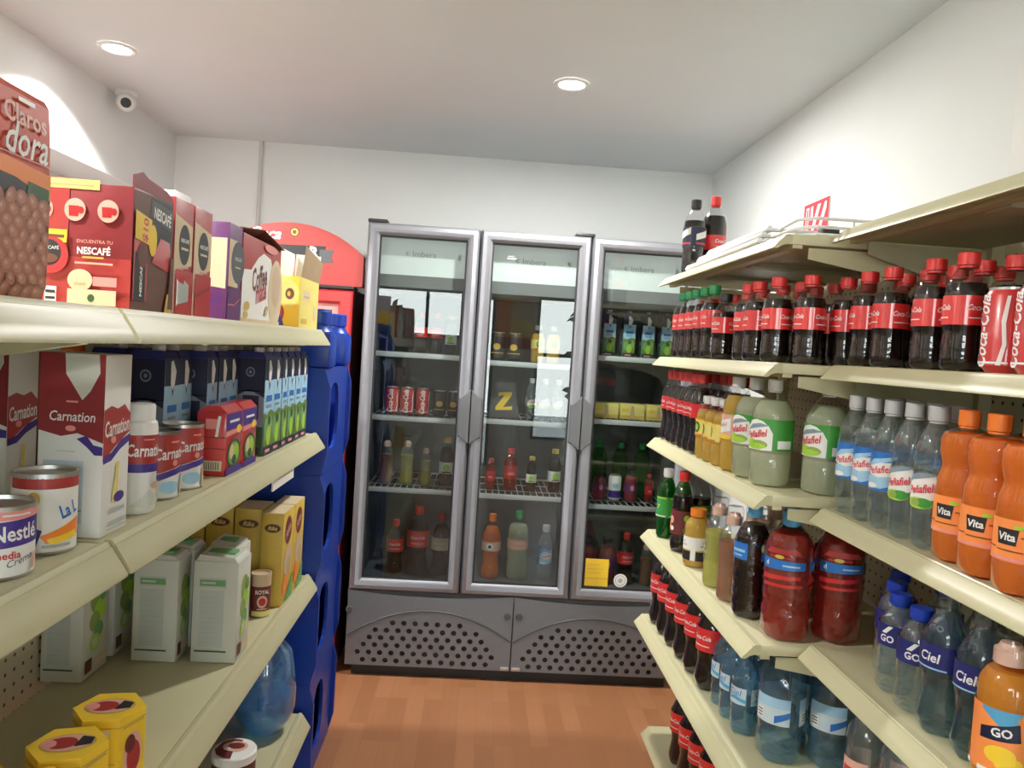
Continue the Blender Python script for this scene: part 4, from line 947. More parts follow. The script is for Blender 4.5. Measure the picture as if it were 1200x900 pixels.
# --- second shelf: evaporated milk cartons
CAR_Y = [('p', [(0, .58), (.35, .55), (.6, .57), (1, .52), (1, 1), (0, 1)], 'darkred'), ('p', [(.38, 1), (.90, 1), (.92, .90), (.78, .80), (.66, .75), (.40, .89)], 'offwhite'), ('t', 'Carnation', .52, .66, .70, 'white', {'bold': .012, 'shear': .12, 'ys': 1.25}), ('r', .42, .735, .60, .745, 'pink'), ('e', .5, .595, .08, .016, 'pink'),
         ('p', [(.60, .54), (.75, .50), (.88, .455), (1, .455), (1, .50), (.86, .51), (.75, .56)], 'violet'), ('r', .10, .08, .72, .42, 'paleblue'), ('r', .14, .38, .68, .385, 'printgrey'), ('r', .14, .34, .5, .345, 'printgrey'), ('r', .14, .30, .6, .305, 'printgrey'), ('r', .14, .26, .55, .265, 'printgrey'), ('r', .14, .22, .6, .225, 'printgrey'), ('r', .14, .18, .5, .185, 'printgrey'),
         ('r', .45, .16, .455, .42, 'printgrey'), ('r', .10, .148, .72, .152, 'navy'), ('r', .40, .02, .62, .07, 'greyblue'), ('r', .3, .47, .6, .475, 'offwhite')]
CAR_X = [('p', [(0, .42), (.5, .50), (1, .56), (1, .66), (.75, .72), (.5, .70), (.25, .72), (0, .70)], 'red'), ('t', 'Carnation', .5, .60, .92, 'white', {'bold': .02, 'shear': .12, 'ys': 1.7, 'rot': .06}), ('p', [(0, .445), (.3, .46), (.65, .52), (1, .545), (1, .505), (.6, .465), (.3, .415), (0, .405)], 'violet'),
         ('e', .35, .53, .1, .02, 'pink'), ('p', [(.35, .18), (.5, .40), (.6, .40), (.55, .18)], 'paleyellow'), ('e', .62, .20, .2, .03, 'violet'), ('r', .2, .12, .85, .14, 'printgrey'), ('r', .2, .05, .9, .06, 'printgrey'), ('r', .2, .03, .9, .035, 'printgrey'), ('r', .2, .07, .9, .075, 'printgrey')]
for k, (a, b) in enumerate(((-.624, 1.126), (-.828, 1.242))):
    carton('milk_carton', ('red and white evaporated milk carton in front on the second shelf', 'red and white milk carton half in shadow behind the cream tins')[k], 'milk carton', a, a+.092, b, b+.083, Z2, .266, 'paper', {'-y': CAR_Y, '+x': CAR_X}, 'evaporated milk cartons')
# tins
def tin(name, label, x, y, z, r, h, base, items, arc, a0, lid='tin', group=None):
    t = thing(name, label, 'tin', (x, y, z), group)
    mb = MB().lathe([(0, r*.97), (.004, r)], 'tin', 32, (x, y, z)); mb.lathe([(.004, r), (h-.005, r)], base, 40, (x, y, z), closed=False)
    mpw = wrap(r+.0003, z+.004, a0)(arc*r); mq = lambda s, t2, o: mpw(s, t2, o)+Vector((x, y, 0))
    art(mb, mq, arc*r, h-.009, items, step=.005); mb.build('tin_body', t)
    MB().lathe([(h-.006, r+.0008), (h, r+.0008), (h, r-.002), (h-.005, r-.003), (h-.0055, r*.7), (h-.0045, r*.68), (h-.0045, 0)], lid, 36, (x, y, z), closed=False).build('lid', t)
    return t
aV = lambda x, y: math.atan2(-y, -x)            # the side turned to the viewer
tin('cream_tin', 'cream tin with navy band, nearest the viewer at the left edge', -.572, .952, Z2, .0405, .088, 'paper',
    [('r', 0, .86, 1, 1, 'pink'), ('p', [(0, .40), (1, .48), (1, .88), (0, .80)], 'violet'), ('t', 'Nestlé', .66, .66, .50, 'white', {'bold': .02, 'ys': 1.3, 'rot': .03}), ('t', 'media', .56, .33, .28, 'redbright', {'bold': .02}), ('t', 'Crema', .70, .24, .30, 'darkgrey', {'shear': .4, 'rot': .25}), ('p', [(.84, .06), (.90, .06), (.94, .34), (.88, .30)], 'salmon'), ('r', .5, .92, .8, .95, 'paper')], 2.6, aV(-.5, .9)+.15)
tin('milk_tin', 'condensed milk tin with red rim band and blue lettering, behind the cream tin', -.578, 1.065, Z2, .0395, .108, 'paper',
    [('r', 0, .85, 1, 1, 'red'), ('t', 'La L', .78, .56, .26, 'labelblue', {'bold': .03, 'rot': PI/2*.0+.3, 'ys': 1.6}), ('p', [(.42, .22), (.95, .44), (.95, .20), (.5, .12)], 'orange'), ('p', [(.5, .18), (.9, .26), (.9, .16), (.55, .1)], 'yellow'), ('r', .45, .06, .8, .10, 'printgrey'), ('p', [(.26, .05), (.38, .05), (.45, .30), (.36, .34)], 'navy'), ('e', .35, .72, .07, .10, 'gold')], 2.6, aV(-.52, 1.0)+.1)
tin('milk_tin', 'pale milk tin with navy line standing deeper behind the two near tins', -.70, 1.04, Z2, .0395, .108, 'offwhite', [('r', .1, .80, .9, .84, 'navy'), ('r', .1, .2, .9, .5, 'greyblue')], 2.4, aV(-.62, 1.0))
CT = [('p', [(0, .34), (.4, .44), (.75, .50), (1, .48), (1, 1), (0, 1)], 'red'), ('t', 'Carnation', .5, .70, .80, 'white', {'bold': .02, 'shear': .12, 'ys': 1.5, 'rot': .06}), ('r', .4, .86, .6, .89, 'pink'), ('e', .5, .54, .06, .05, 'pink'), ('p', [(0, .33), (.4, .43), (.75, .49), (1, .47), (1, .36), (.7, .38), (.4, .33), (0, .22)], 'violet'), ('e', .4, .16, .2, .10, 'skyblue'), ('e', .8, .16, .16, .2, 'mousse')]
tin('milk_tin', 'red-topped evaporated milk tin next to the white milk bottle', -.578, 1.432, Z2, .0385, .124, 'paper', CT, 2.5, aV(-.4, 1.4)+.95, 'tindark', 'evaporated milk tins')
tin('milk_tin', 'red-topped evaporated milk tin next to the red juice packs', -.572, 1.532, Z2, .0385, .126, 'paper', CT, 2.5, aV(-.4, 1.4)+.85, 'tin', 'evaporated milk tins')
# white milk bottle
t = thing('milk_bottle', 'white plastic milk bottle with wide cap and red band', 'bottle', (-.558, 1.305, Z2))
q = (-.558, 1.305, Z2)
mb = MB().lathe([(0, .024), (.006, .028), (.142, .0285), (.152, .027), (.157, .022)], 'paper', 30, q)
mpw = wrap(.0288, Z2+.006, aV(-.4, 1.3)+.75)(.075); mq = lambda s, t2, o: mpw(s, t2, o)+Vector((q[0], q[1], 0))
art(mb, mq, .075, .14, [('r', -.6, .56, 1.6, .90, 'red'), ('t', 'Carnation', .48, .72, .95, 'white', {'bold': .02, 'shear': .12, 'ys': 1.6}), ('r', .35, .84, .6, .855, 'pink'), ('r', -.6, .46, 1.6, .56, 'violet'), ('e', .72, .30, .2, .05, 'mousse'), ('p', [(.1, .05), (.5, .25), (.9, .08)], 'offwhite'), ('r', -.5, .25, -.15, .8, 'greyblue')], step=.005)
mb.build('bottle_body', t)
MB().lathe([(.155, .0235), (.178, .0235), (.182, .022), (.184, .0)], 'white', 30, q, fun=lambda r, z, a: (r*(1+.012*math.cos(30*a)), z), closed=False).build('cap', t)
# red juice packs
JP = [('r', 0, .72, 1, .98, 'violet'), ('t', 'Frutas', .5, .86, .62, 'white', {'bold': .02}), ('p', [(0, .62), (1, .66), (1, .72), (0, .70)], 'pink'), ('e', .78, .70, .15, .07, 'yellow'), ('e', .5, .32, .42, .24, 'darkgreen'), ('e', .5, .32, .34, .19, 'leaf'), ('e', .36, .36, .14, .12, 'beige'), ('e', .62, .34, .16, .13, 'lime'), ('e', .5, .22, .14, .08, 'darkgreen'), ('p', [(0, 0), (1, 0), (1, .08), (.6, .14), (0, .1)], 'violet')]
JP[1] = ('r', .2, .83, .8, .87, 'white')
for k, (a, b) in enumerate(((1.663, 1.772), (1.780, 1.886))):
    c = carton('juice_pack', ('red juice pack with barcode side towards the viewer, beside the milk tins', 'red juice pack second from the milk tins, before the green-printed cartons')[k], 'juice pack', -.592, -.53, a, b, Z2, .136, 'redbright',
       {'+x': JP, '-y': [('r', .3, .74, .75, .90, 'pink'), ('p', [(.62, .6), (.72, .6), (.82, .95), (.72, .95)], 'paper'), ('r', 0, .60, 1, .62, 'darkred'), ('r', 0, .42, 1, .44, 'darkred'), ('r', .1, .08, .9, .24, 'beige')]+[('r', .14+.08*q, .10, .17+.08*q, .22, 'darkgrey') for q in range(9)]}, 'red juice packs')
    MB().prism([(-.592, Z2+.136), (-.53, Z2+.136), (-.545, Z2+.150), (-.575, Z2+.150)], (lambda x, z, yy=a+.003: (x, yy, z)), (lambda x, z, yy=b-.003: (x, yy, z)), 'redbright').build('top_fold', c)
# tall milk cartons with meadow print
def milk():
    w, d, h = .076, .074, .247
    t = thing('milk_carton', 'x', 'milk carton')
    mb = MB().box(-w/2, w/2, -d/2, d/2, 0, h, 'skyblue', .0015)
    for k in ('-y', '+x'):
        mp, ww, hh = face(k, -w/2, w/2, -d/2, d/2, 0, h)
        if k == '+x': it = [('r', 0, .78, 1, 1, 'navydark'), ('p', [(.36, .98), (.5, .99), (.72, .90), (.62, .76), (.5, .68), (.38, .76)], 'white'), ('p', [(.36, .80), (.5, .68), (.64, .80), (.5, .74)], 'navy'), ('r', .2, .56, .8, .62, 'labelblue'), ('r', .25, .50, .75, .525, 'greyblue'), ('p', [(0, .0), (1, 0), (1, .44), (.7, .47), (.3, .42), (0, .45)], 'meadow'), ('e', .3, .27, .24, .12, 'printgreen'), ('e', .7, .31, .2, .1, 'leaf'), ('e', .52, .20, .22, .1, 'lime'), ('e', .55, .36, .16, .05, 'darkgreen'), ('r', 0, 0, 1, .09, 'navydark'), ('r', .2, .03, .7, .06, 'pink')]
        else: it = [('r', 0, .66, 1, 1, 'navydark'), ('e', .5, .86, .15, .05, 'greyblue'), ('e', .5, .86, .11, .036, 'navydark'), ('e', .5, .86, .05, .018, 'greyblue'), ('r', 0, .30, 1, .66, 'greyblue'), ('p', [(0, .60), (.5, .68), (1, .60), (1, .66), (0, .66)], 'navydark'), ('r', .28, .38, .82, .62, 'navydark'), ('r', 0, 0, 1, .30, 'darkgreen'), ('r', .1, .02, .9, .09, 'navydark')]
        art(mb, mp, ww, hh, it)
    mb.build('carton_body', t)
    MB().prism([(-.036, h), (.036, h), (.030, h+.016), (-.030, h+.016)], (lambda x, z: (x, -d/2+.004, z)), (lambda x, z: (x, d/2-.004, z)), 'navy').build('top_fold', t)
    MB().lathe([(h+.016, .013), (h+.026, .013), (h+.028, .011)], 'capwhite', 18, (.008, 0, 0)).build('cap', t)
    return t
S_['milk'] = Stock(milk)
row('milk', [(-.572, 2.005+.079*i) for i in range(7)][:6], Z2, '%s meadow-printed milk carton in the front row, counted from the juice packs', 'meadow-printed milk cartons', rz=0, j=.05)
row('milk', [(-.636, 1.765), (-.636, 1.845), (-.640, 1.925)], Z2, '%s meadow-printed milk carton standing behind the red juice packs', 'meadow-printed milk cartons', rz=0, j=.05)
row('milk', [(-.660, 1.600), (-.664, 1.682)], Z2, '%s meadow-printed milk carton in shade behind the milk tins', 'meadow-printed milk cartons', rz=0, j=.04)
row('milk', [(-.656, 2.02), (-.656, 2.10), (-.656, 2.18), (-.656, 2.26), (-.656, 2.34)], Z2, '%s meadow-printed milk carton in the second row, counted from the juice packs', 'meadow-printed milk cartons', rz=0, j=.05)
row('milk', [(-.745, 1.62), (-.745, 1.70), (-.745, 1.79)], Z2, '%s meadow-printed milk carton in the deepest row behind the tins', 'meadow-printed milk cartons', rz=0, j=.05)
def jar(capm):
    def mk():
        t = thing('coffee_jar', 'x', 'jar')
        MB().lathe([(0, .034), (.004, .038), (.18, .038), (.20, .034), (.212, .030)], 'brown', 24).build('jar_body', t)
        MB().lathe([(.212, .034), (.245, .034), (.248, .031)], capm, 24).build('lid', t)
        return t
    return mk
S_['jar_o'] = Stock(jar('capor')); S_['jar_w'] = Stock(jar('capwhite'))
for k, (y, kk) in enumerate(((1.42, 'jar_o'), (1.515, 'jar_w'), (1.61, 'jar_o'))):
    S_[kk].put(-.848, y, Z2+.0, 0, '%s jar with %s lid at the back of the second shelf' % (('nearest', 'middle', 'farthest')[k], 'orange' if kk == 'jar_o' else 'white'), 'lidded jars at the back', 1.185)

# --- third shelf
def rice(x0, y0, label, w=.100, d=.105, h=.240, tilt=0):
    xa, ya = x0+w/2, y0+d/2
    t = thing('drink_carton', label, 'drink carton', (xa, ya, Z3), 'white drink cartons with green print')
    mb = MB(); x1, y1 = x0+w, y0+d
    mb.box(x0, x1, y0, y1, Z3, Z3+h, 'offwhite', .004, 2)
    mp, ww, hh = face('-y', x0, x1, y0, y1, Z3, Z3+h)
    art(mb, mp, ww, hh, [('r', .16, .16, .70, .72, 'printpale'), ('r', .14, .74, .74, .84, 'printpale'), ('r', .16, .76, .72, .82, 'printgreen'), ('r', .2, .78, .5, .80, 'printpale')]+[('r', .2, .2+.05*q, .5+.14*((q*7) % 3)/3, .205+.05*q, 'printgrey') for q in range(10)]+[('r', .10, .115, .80, .13, 'darkgreen')])
    mp, ww, hh = face('+x', x0, x1, y0, y1, Z3, Z3+h)
    art(mb, mp, ww, hh, [('e', .50, .70, .26, .13, 'leaf'), ('e', .62, .58, .24, .10, 'lime'), ('e', .42, .50, .2, .09, 'leaf'), ('e', .58, .40, .18, .08, 'printgreen'), ('e', .45, .30, .20, .08, 'lime'), ('e', .45, .30, .12, .05, 'offwhite'), ('r', .08, .06, .34, .18, 'brown'), ('r', .4, .08, .9, .16, 'beige'), ('e', .7, .72, .12, .06, 'printgreen')])
    mb.build('carton_body', t)
    MB().prism([(x0+.004, Z3+h-.002), (x1-.004, Z3+h-.002), (x1-.012, Z3+h+.008), (x0+.012, Z3+h+.014)], (lambda x, z: (x, y0+.004, z)), (lambda x, z: (x, y1-.004, z)), 'offwhite').build('top_fold', t)
    MB().box(x0+.02, x1-.02, ya-.018, ya+.018, Z3+h+.006, Z3+h+.0145, 'printgreen', .002).build('green_flap_print', t)
    return t
rice(-.897, 1.656, 'white drink carton with green print standing alone near the pegboard back', .088, .115)
rice(-.898, 1.80, 'white drink carton tucked behind the lone one near the pegboard back', .088, .115)
rice(-.762, 1.782, 'white drink carton with green print, middle of the front three', .102, .080)
rice(-.758, 1.872, 'white drink carton directly behind the middle one', .10, .085)
rice(-.630, 1.790, 'white drink carton with bright top at the shelf front by the small tin', .104, .098)
rice(-.640, 1.900, 'white drink carton behind the front one, beside the small tin', .08, .098)
tin('powder_tin', 'small brown and cream tin at the shelf front beside the yellow boxes', -.562, 2.122, Z3, .0265, .118, 'maroon',
    [('r', 0, .0, 1, .12, 'paleyellow'), ('r', 0, .74, 1, 1, 'mousse'), ('t', 'ROYAL', .5, .60, .60, 'white', {'bold': .02, 'ys': 1.3, 'arc': .05}), ('e', .5, .36, .22, .16, 'salmon'), ('e', .5, .36, .14, .10, 'redbright'), ('r', .3, .16, .7, .19, 'beige')], 2.4, aV(-.5, 2.0)+.2, 'mousse')
YB_ = [('e', .5, .84, .40, .055, 'gold'), ('e', .5, .84, .36, .046, 'brown'), ('t', 'Rika', .5, .84, .42, 'paleyellow', {'shear': .3, 'bold': .02}), ('r', .15, .70, .7, .705, 'gold'), ('r', .15, .64, .85, .645, 'gold'), ('r', .12, .44, .88, .445, 'gold'), ('r', .12, .40, .7, .405, 'gold'), ('r', .12, .26, .88, .265, 'gold')]
YX_ = [('e', .45, .78, .34, .17, 'gold'), ('e', .45, .78, .30, .15, 'maroon'), ('t', 'Rika', .45, .78, .46, 'salmon', {'shear': .3, 'rot': .5, 'bold': .02}), ('e', .5, .44, .36, .17, 'mousse'), ('e', .6, .38, .2, .1, 'tan'), ('e', .3, .2, .2, .12, 'orange'), ('p', [(.3, 0), (1, 0), (1, .25)], 'printgreen')]
for x0_, y0_, d_, lb in ((-.5855, 2.186, .125, 'yellow box with brown oval, foremost on the third shelf'), (-.5855, 2.318, .125, 'yellow box standing directly behind the foremost yellow one'), (-.672, 2.225, .12, 'yellow box one place in from the shelf front'), (-.757, 2.235, .12, 'yellow box in the middle of the back group'), (-.842, 2.245, .12, 'yellow box deepest on the shelf by the pegboard')):
    c = carton('food_box', lb, 'box', x0_, x0_+.062 if x0_ > -.6 else x0_+.078, y0_, y0_+d_, Z3, .268, 'boxyellow', {'-y': YB_, '+x': YX_, '+z': [('r', 0, 0, 1, 1, 'beige')]}, 'yellow boxes with brown ovals')
def hexbox():
    t = thing('chocolate_box', 'x', 'box')
    n = 6; r, h = .057, .128
    out = [(r*math.cos(PI/3*k+.0), r*math.sin(PI/3*k+.0)) for k in range(n)]
    mb = MB().prism(out, (lambda x, y: (x, y, 0)), (lambda x, y: (x, y, h)), 'yellow')
    mp = lambda s, t2, o: Vector((s-.05, t2-.05, h+o))
    art(mb, mp, .1, .1, [('e', .5, .5, .40, .28, 'gold'), ('e', .5, .5, .37, .25, 'salmon'), ('e', .42, .50, .22, .18, 'red'), ('p', [(.6, .36), (.84, .40), (.86, .60), (.68, .68)], 'dark'), ('e', .25, .48, .10, .12, 'pink')])
    for k in range(n):
        a = PI/3*k+PI/6; ap = r*math.cos(PI/6); tx = Vector((-math.sin(a), math.cos(a), 0)); no = Vector((math.cos(a), math.sin(a), 0))
        mpf = lambda s, t2, o, tx=tx, no=no, ap=ap: no*(ap+o)+tx*(s-r/2)+Vector((0, 0, t2))
        if k % 2: it = [('e', .52, .45, .36, .30, 'salmon'), ('e', .55, .40, .26, .22, 'red'), ('e', .4, .6, .2, .12, 'maroon'), ('r', .1, .84, .9, .87, 'gold')]
        else: it = [('p', [(.30, .62), (.72, .66), (.72, .86), (.30, .82)], 'paper'), ('p', [(.36, .66), (.66, .69), (.66, .74), (.36, .71)], 'darkgreen'), ('r', .36, .77, .6, .80, 'dark'), ('r', .1, .40, .9, .42, 'gold'), ('r', .1, .30, .8, .32, 'gold')]
        art(mb, mpf, r, h, it)
    mb.build('carton_body', t)
    MB().prism([(p[0]*1.012, p[1]*1.012) for p in out], (lambda x, y: (x, y, h-.016)), (lambda x, y: (x, y, h-.014)), 'gold').build('lid_seam', t)
    return t
S_['hex'] = Stock(hexbox)
for k, (x, y) in enumerate(((-.588, 1.305), (-.594, 1.183), (-.700, 1.090), (-.585, 1.062))):
    S_['hex'].put(x, y, Z3, .18+.1*k, 'yellow hexagonal chocolate box, %s' % ('farthest along, nearest the white cartons', 'second in the row from the white cartons', 'third from the white cartons and deeper in', 'at the photo bottom edge by the shelf front')[k], 'yellow hexagonal boxes')
# --- lowest left shelf
t = thing('chocolate_jar', 'dark brown jar with white and brown lid on the lowest shelf', 'jar', (-.592, 2.05, Z4)); q = (-.592, 2.05, Z4)
MB().lathe([(0, .050), (.005, .056), (.085, .056), (.095, .053)], 'brown', 32, q).build('jar_body', t)
MB().lathe([(.093, .058), (.113, .058), (.117, .055), (.118, 0)], 'paper', 36, q, closed=False).build('lid', t)
mb = MB(); art(mb, (lambda s, u, o: Vector((q[0]-.055+s, q[1]-.055+u, Z4+.1185+o))), .11, .11, [('p', [(.06, .40), (.16, .18), (.36, .05), (.55, .02), (.50, .5), (.60, .90), (.36, .93), (.14, .76)], 'maroon'), ('e', .5, .58, .30, .24, 'salmon'), ('e', .52, .60, .2, .15, 'maroon'), ('e', .34, .45, .08, .07, 'paper')]); mb.build('lid_print', t)
mb = MB(); mpw = wrap(.0562, Z4+.01, aV(-.5, 2.0)+.5)(.09); art(mb, (lambda s, u, o: mpw(s, u, o)+Vector((q[0], q[1], 0))), .09, .075, [('r', 0, 0, 1, 1, 'maroon'), ('p', [(.2, .3), (.9, .5), (.9, .66), (.2, .5)], 'paper')], step=.006); mb.build('label', t)
t = thing('water_jug', 'clear blue round-bottomed water jug standing on the lowest left shelf', 'water jug', (-.60, 2.375, Z4)); q = (-.60, 2.375, Z4)
MB().lathe([(0, .035), (.012, .060), (.05, .083), (.085, .094), (.14, .093), (.20, .086), (.26, .075), (.30, .04), (.32, .022), (.35, .022)], 'jug_blue', 32, q).build('jug_body', t)
MB().lathe([(.016, .055), (.05, .080), (.085, .091), (.12, .090), (.13, 0)], 'jug_blue', 32, q, closed=False).build('water', t)
MB().lathe([(.335, .026), (.365, .026), (.368, .02)], 'capblue', 20, q).build('cap', t)
o = MB().box(-.490, -.486, 1.90, 2.11, Z2-.075, Z2-.040, 'paper').build('price_card', origin=(-.488, 2.0, Z2-.075))
tag(o, 'white price card hanging under the second shelf rail', 'price card')

# ------------------------------------------------------------------ drinks inside the upright cooler
FS = -PI/2          # labels towards the glass
def shelf_z(d, k): return ([z+.0085 for z in FR_D[d]]+[.4055])[k]
YD = 3.70
S_['cola_pale'] = Stock(lambda: bottle('bottle', 'soda_bottle', .30, .045, 'contour', 'pet', 'cola', .82, 'capred', dict(z0=.42, z1=.62, m='beige', items=CC, arc=1.55, rep=3)))
S_['purple_pop'] = Stock(lambda: bottle('bottle', 'soda_bottle', .14, .03, 'straight', 'pet', 'darkred', .8, 'capblack', dict(z0=.3, z1=.6, m='purple', arc=1.6, rep=2, items=[('e', .5, .5, .2, .3, 'pink')])))
S_['big_label'] = Stock(lambda: bottle('bottle', 'soda_bottle', .33, .05, 'big', 'pet', 'lime_drink', .8, 'capgreen', dict(z0=.46, z1=.60, m='salmon', arc=1.6, rep=2, items=[('r', .2, .3, .8, .5, 'pink')])))
S_['orange_tall'] = Stock(lambda: bottle('bottle', 'soda_bottle', .31, .046, 'contour', 'pet', 'orange_drink', .8, 'capor', dict(z0=.44, z1=.58, m='salmon', arc=1.6, rep=2, items=[('e', .5, .5, .22, .36, 'paper'), ('e', .5, .5, .12, .2, 'dark')])))
S_['red_small'] = Stock(lambda: bottle('bottle', 'soda_bottle', .205, .032, 'straight', 'pet', 'red_drink', .8, 'capred', dict(z0=.28, z1=.60, m='redbright', arc=1.6, rep=2, items=[('r', .2, .3, .8, .5, 'pink')])))
S_['green_clear'] = Stock(lambda: bottle('bottle', 'soda_bottle', .27, .04, 'big', 'pet_green', 'water', .8, 'capgreen', None))
S_['beer'] = Stock(lambda: bottle('bottle', 'dark_bottle', .21, .031, 'contour', 'pet', 'cola', .8, 'gold', dict(z0=.26, z1=.50, m='paper', arc=1.6, rep=2, items=[('e', .5, .5, .3, .35, 'lime'), ('r', .1, .1, .9, .2, 'dark')])))
S_['can_white'] = Stock(can('soda_can', .125, .031, 'paper', [('r', 0, .05, 1, .40, 'violet'), ('e', .5, .65, .2, .12, 'skyblue')]))
L = 'first cooler door from the red cooler'
def fput(kind, x, y, d, k, label, group, sc=1.0): S_[kind].put(x, y, shelf_z(d, k), FS+jit(.2), label, group, sc)
DN_ = ['first cooler door', 'middle cooler door', 'third cooler door']
for i, x in enumerate((-.285, -.212)): fput('cola_small', x, YD, 0, 0, '%s red-capped cola on the top shelf behind the first cooler door' % ordw(i), 'cooler colas')
for i, x in enumerate((-.145, -.112+.035)): pass
fput('beer', -.142, YD, 0, 0, 'dark pale-labelled bottle on the top shelf behind the first cooler door', 'cooler dark bottles', .88)
for i, x in enumerate((-.405, -.333, -.258)): fput('can_red', x, YD, 0, 1, '%s red soda can from the left behind the first cooler door' % ordw(i), 'red cans in the cooler')
for i, x in enumerate((-.178, -.108)): fput('can_dark', x, YD, 0, 1, '%s dark can beside the red cans behind the first cooler door' % ordw(i), 'dark cans in the cooler')
fput('amber_pop', -.415, YD, 0, 2, 'brownish drink bottle at the left of the third shelf, first cooler door', 'cooler bottles', .9)
for i, x in enumerate((-.318, -.228)): fput('gold_pop', x, YD, 0, 2, '%s yellow-green drink bottle on the third shelf behind the first cooler door' % ordw(i), 'cooler yellow-green drinks', (.92, .78)[i])
fput('beer', -.128, YD, 0, 2, 'dark bottle beside the yellow-green drinks behind the first cooler door', 'cooler dark bottles', 1.1)
for i, (x, s) in enumerate(((-.352, .98), (-.243, 1.25))): fput('cola_mid', x, YD, 0, 3, '%s red-labelled cola on the bottom of the first cooler door' % ordw(i), 'large colas in the cooler', s)
fput('cola_pale', -.132, YD, 0, 3, 'cola bottle with pale label on the bottom of the first cooler door', None, 1.0)
for i, x in enumerate((.085, .165)): fput('can_dark', x, YD, 1, 0, '%s dark can on the top shelf behind the middle cooler door' % ordw(i), 'dark cans in the cooler', 1.1)
for i, x in enumerate((.275, .350)): fput('yellow_small', x, YD, 1, 0, '%s yellow soda bottle on the top shelf behind the middle cooler door' % ordw(i), 'cooler yellow sodas')
t = thing('snack_pack', 'dark pack with a yellow zigzag print behind the middle cooler door', 'pack', (.13, YD, shelf_z(1, 1)))
mb = MB(); q = (.13, YD, shelf_z(1, 1)); mb.prism([(-.075, 0), (.075, 0), (.07, .06), (.05, .14), (.035, .17), (-.035, .17), (-.05, .14), (-.07, .06)], (lambda x, z: (q[0]+x, q[1]-.03, q[2]+z)), (lambda x, z: (q[0]+x*.9, q[1]+.03, q[2]+z*.98)), 'darkgrey')
art(mb, (lambda s, u, o: Vector((q[0]-.05+s, q[1]-.03-o, q[2]+.03+u))), .1, .1, [('p', [(.2, .9), (.85, .95), (.85, .8), (.45, .2), (.9, .28), (.9, .1), (.1, .05), (.1, .2), (.5, .78), (.2, .72)], 'yellow')]); mb.build('pack_body', t)
for i, x in enumerate((.26, .325, .39)): fput('mineral_lime', x, YD, 1, 1, '%s clear bottle on the second shelf behind the middle cooler door' % ordw(i), 'cooler clear bottles', .8)
fput('red_small', .087, YD, 1, 2, 'short red drink bottle at the left of the third shelf, middle cooler door', 'cooler red drinks', .72)
fput('red_small', .182, YD, 1, 2, 'taller red drink bottle on the third shelf, middle cooler door', 'cooler red drinks', .98)
for i, x in enumerate((.285, .395)): fput('beer', x, YD, 1, 2, '%s dark white-labelled bottle on the third shelf, middle cooler door' % ordw(i), 'cooler dark bottles', (.8, 1)[i])
fput('orange_tall', .112, YD, 1, 3, 'tall orange soda bottle on the bottom of the middle cooler door', None)
fput('big_label', .240, YD, 1, 3, 'large cloudy bottle with salmon band on the bottom of the middle cooler door', None)
fput('mineral_blue', .375, YD, 1, 3, 'clear water bottle on the bottom of the middle cooler door', None, 1.1)
for i, x in enumerate((.612, .708, .800, .892)): S_['milk'].put(x, YD, shelf_z(2, 0), -PI/2+jit(.06), '%s meadow-printed carton on the top shelf behind the third cooler door' % ordw(i), 'cartons in the cooler', .80)
for i, x in enumerate((.620, .745, .872)):
    c = carton('food_pack', '%s flat yellow pack on the second shelf behind the third cooler door' % ordw(i), 'pack', x-.058, x+.058, YD-.05, YD+.06, shelf_z(2, 1), .072, 'paleyellow', {'-y': [('r', 0, 0, 1, .25, 'gold'), ('p', [(.4, .1), (.62, .1), (.55, .9), (.45, .9)], 'tan'), ('r', .05, .5, .35, .7, 'yellow')]}, 'flat yellow packs in the cooler')
for i, (k_, x) in enumerate((('purple_pop', .618), ('can_white', .694), ('purple_pop', .772), ('red_small', .862))):
    fput(k_, x, YD, 2, 2, ('small purple-labelled bottle beside the white can, third cooler door', 'white and violet can on the third shelf, third cooler door', 'small dark bottle after the white can, third cooler door', 'small red bottle nearest the shelving, third cooler door')[i], 'cooler small drinks', (1, 1, 1.08, .66)[i])
for i, x in enumerate((.630, .735, .845)): S_['green_clear'].put(x, YD+.12, shelf_z(2, 2), FS, '%s greenish clear bottle in the back row behind the third cooler door' % ordw(i), 'greenish bottles in the cooler')
for i, x in enumerate((.578, .676)): fput('purple_pop', x, YD, 2, 3, '%s purple drink bottle behind the yellow note, third cooler door' % ordw(i), 'purple drinks in the cooler', 1.6)
fput('cola_mid', .772, YD, 2, 3, 'dark cola bottle above the round sticker, third cooler door', None, .95)
fput('amber_pop', .875, YD, 2, 3, 'amber bottle nearest the shelving on the bottom, third cooler door', None, .9)

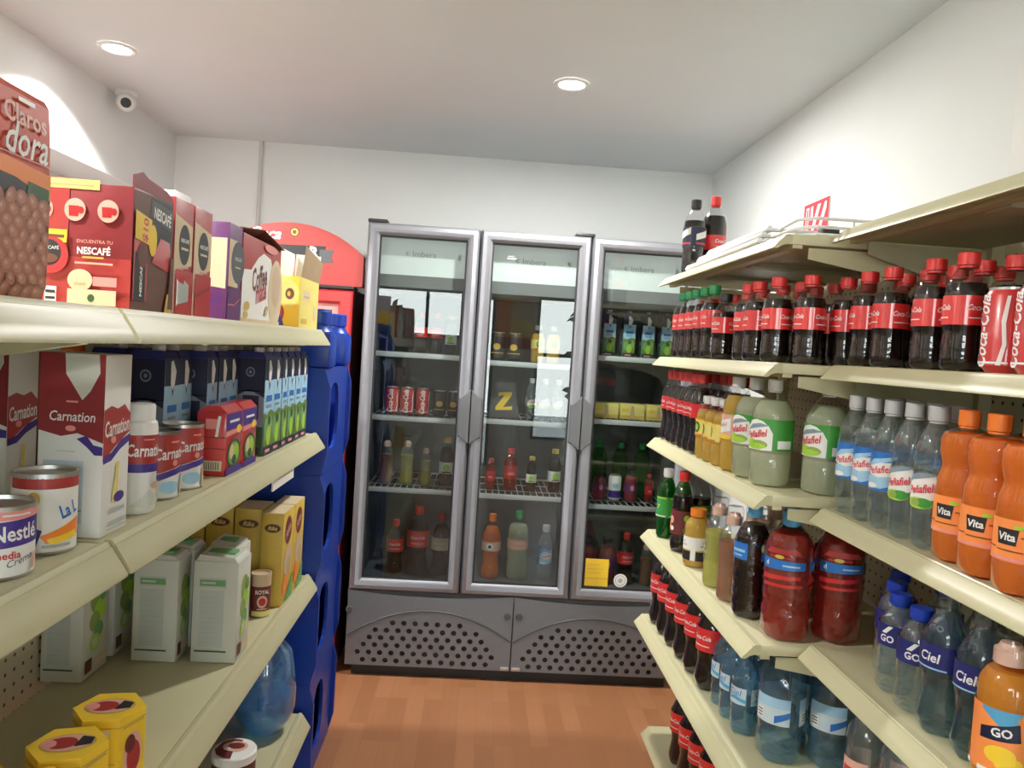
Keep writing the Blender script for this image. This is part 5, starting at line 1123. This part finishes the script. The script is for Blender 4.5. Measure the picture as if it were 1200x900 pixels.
# ------------------------------------------------------------------ light from the street, camera
w = bpy.data.worlds.new('world'); SC.world = w; w.use_nodes = True
nt = w.node_tree; nt.nodes.clear(); out = nt.nodes.new('ShaderNodeOutputWorld'); bg = nt.nodes.new('ShaderNodeBackground')
tc = nt.nodes.new('ShaderNodeTexCoord'); sp = nt.nodes.new('ShaderNodeSeparateXYZ'); rp = nt.nodes.new('ShaderNodeValToRGB')
nt.links.new(tc.outputs['Generated'], sp.inputs[0]); nt.links.new(sp.outputs['Z'], rp.inputs[0])
rp.color_ramp.elements[0].color = (.90, .95, .93, 1); rp.color_ramp.elements[1].color = (.78, .90, .98, 1)
nt.links.new(rp.outputs[0], bg.inputs[0]); bg.inputs[1].default_value = SKY; nt.links.new(bg.outputs[0], out.inputs[0])

cam = bpy.data.cameras.new('camera'); co = bpy.data.objects.new('camera', cam); COL.objects.link(co)
pitch, yaw, roll, fpx, hc = .0454, .0441, .0635, 903.26, 1.5167
cam.sensor_fit = 'HORIZONTAL'; cam.sensor_width = 36; cam.lens = fpx*36/1200; cam.clip_start = .02
fwd = Vector((math.sin(yaw)*math.cos(pitch), math.cos(yaw)*math.cos(pitch), -math.sin(pitch))); rt = Vector((math.cos(yaw), -math.sin(yaw), 0)); up = rt.cross(fwd)
r2 = rt*math.cos(roll)+up*math.sin(roll); u2 = up*math.cos(roll)-rt*math.sin(roll)
mm = Matrix.Identity(4)
for i in range(3): mm[i][0] = r2[i]; mm[i][1] = u2[i]; mm[i][2] = -fwd[i]
mm.translation = (0, 0, hc); co.matrix_world = mm
SC.camera = co
SC.view_settings.view_transform = 'Standard'; SC.view_settings.look = 'None'; SC.view_settings.exposure = EXPO; SC.view_settings.gamma = 1; SC.view_settings.use_curve_mapping = False
cy = SC.cycles
cy.max_bounces = 10; cy.diffuse_bounces = 5; cy.glossy_bounces = 4; cy.transmission_bounces = 6; cy.transparent_max_bounces = 32
cy.caustics_reflective = False; cy.caustics_refractive = False; cy.sample_clamp_indirect = 6
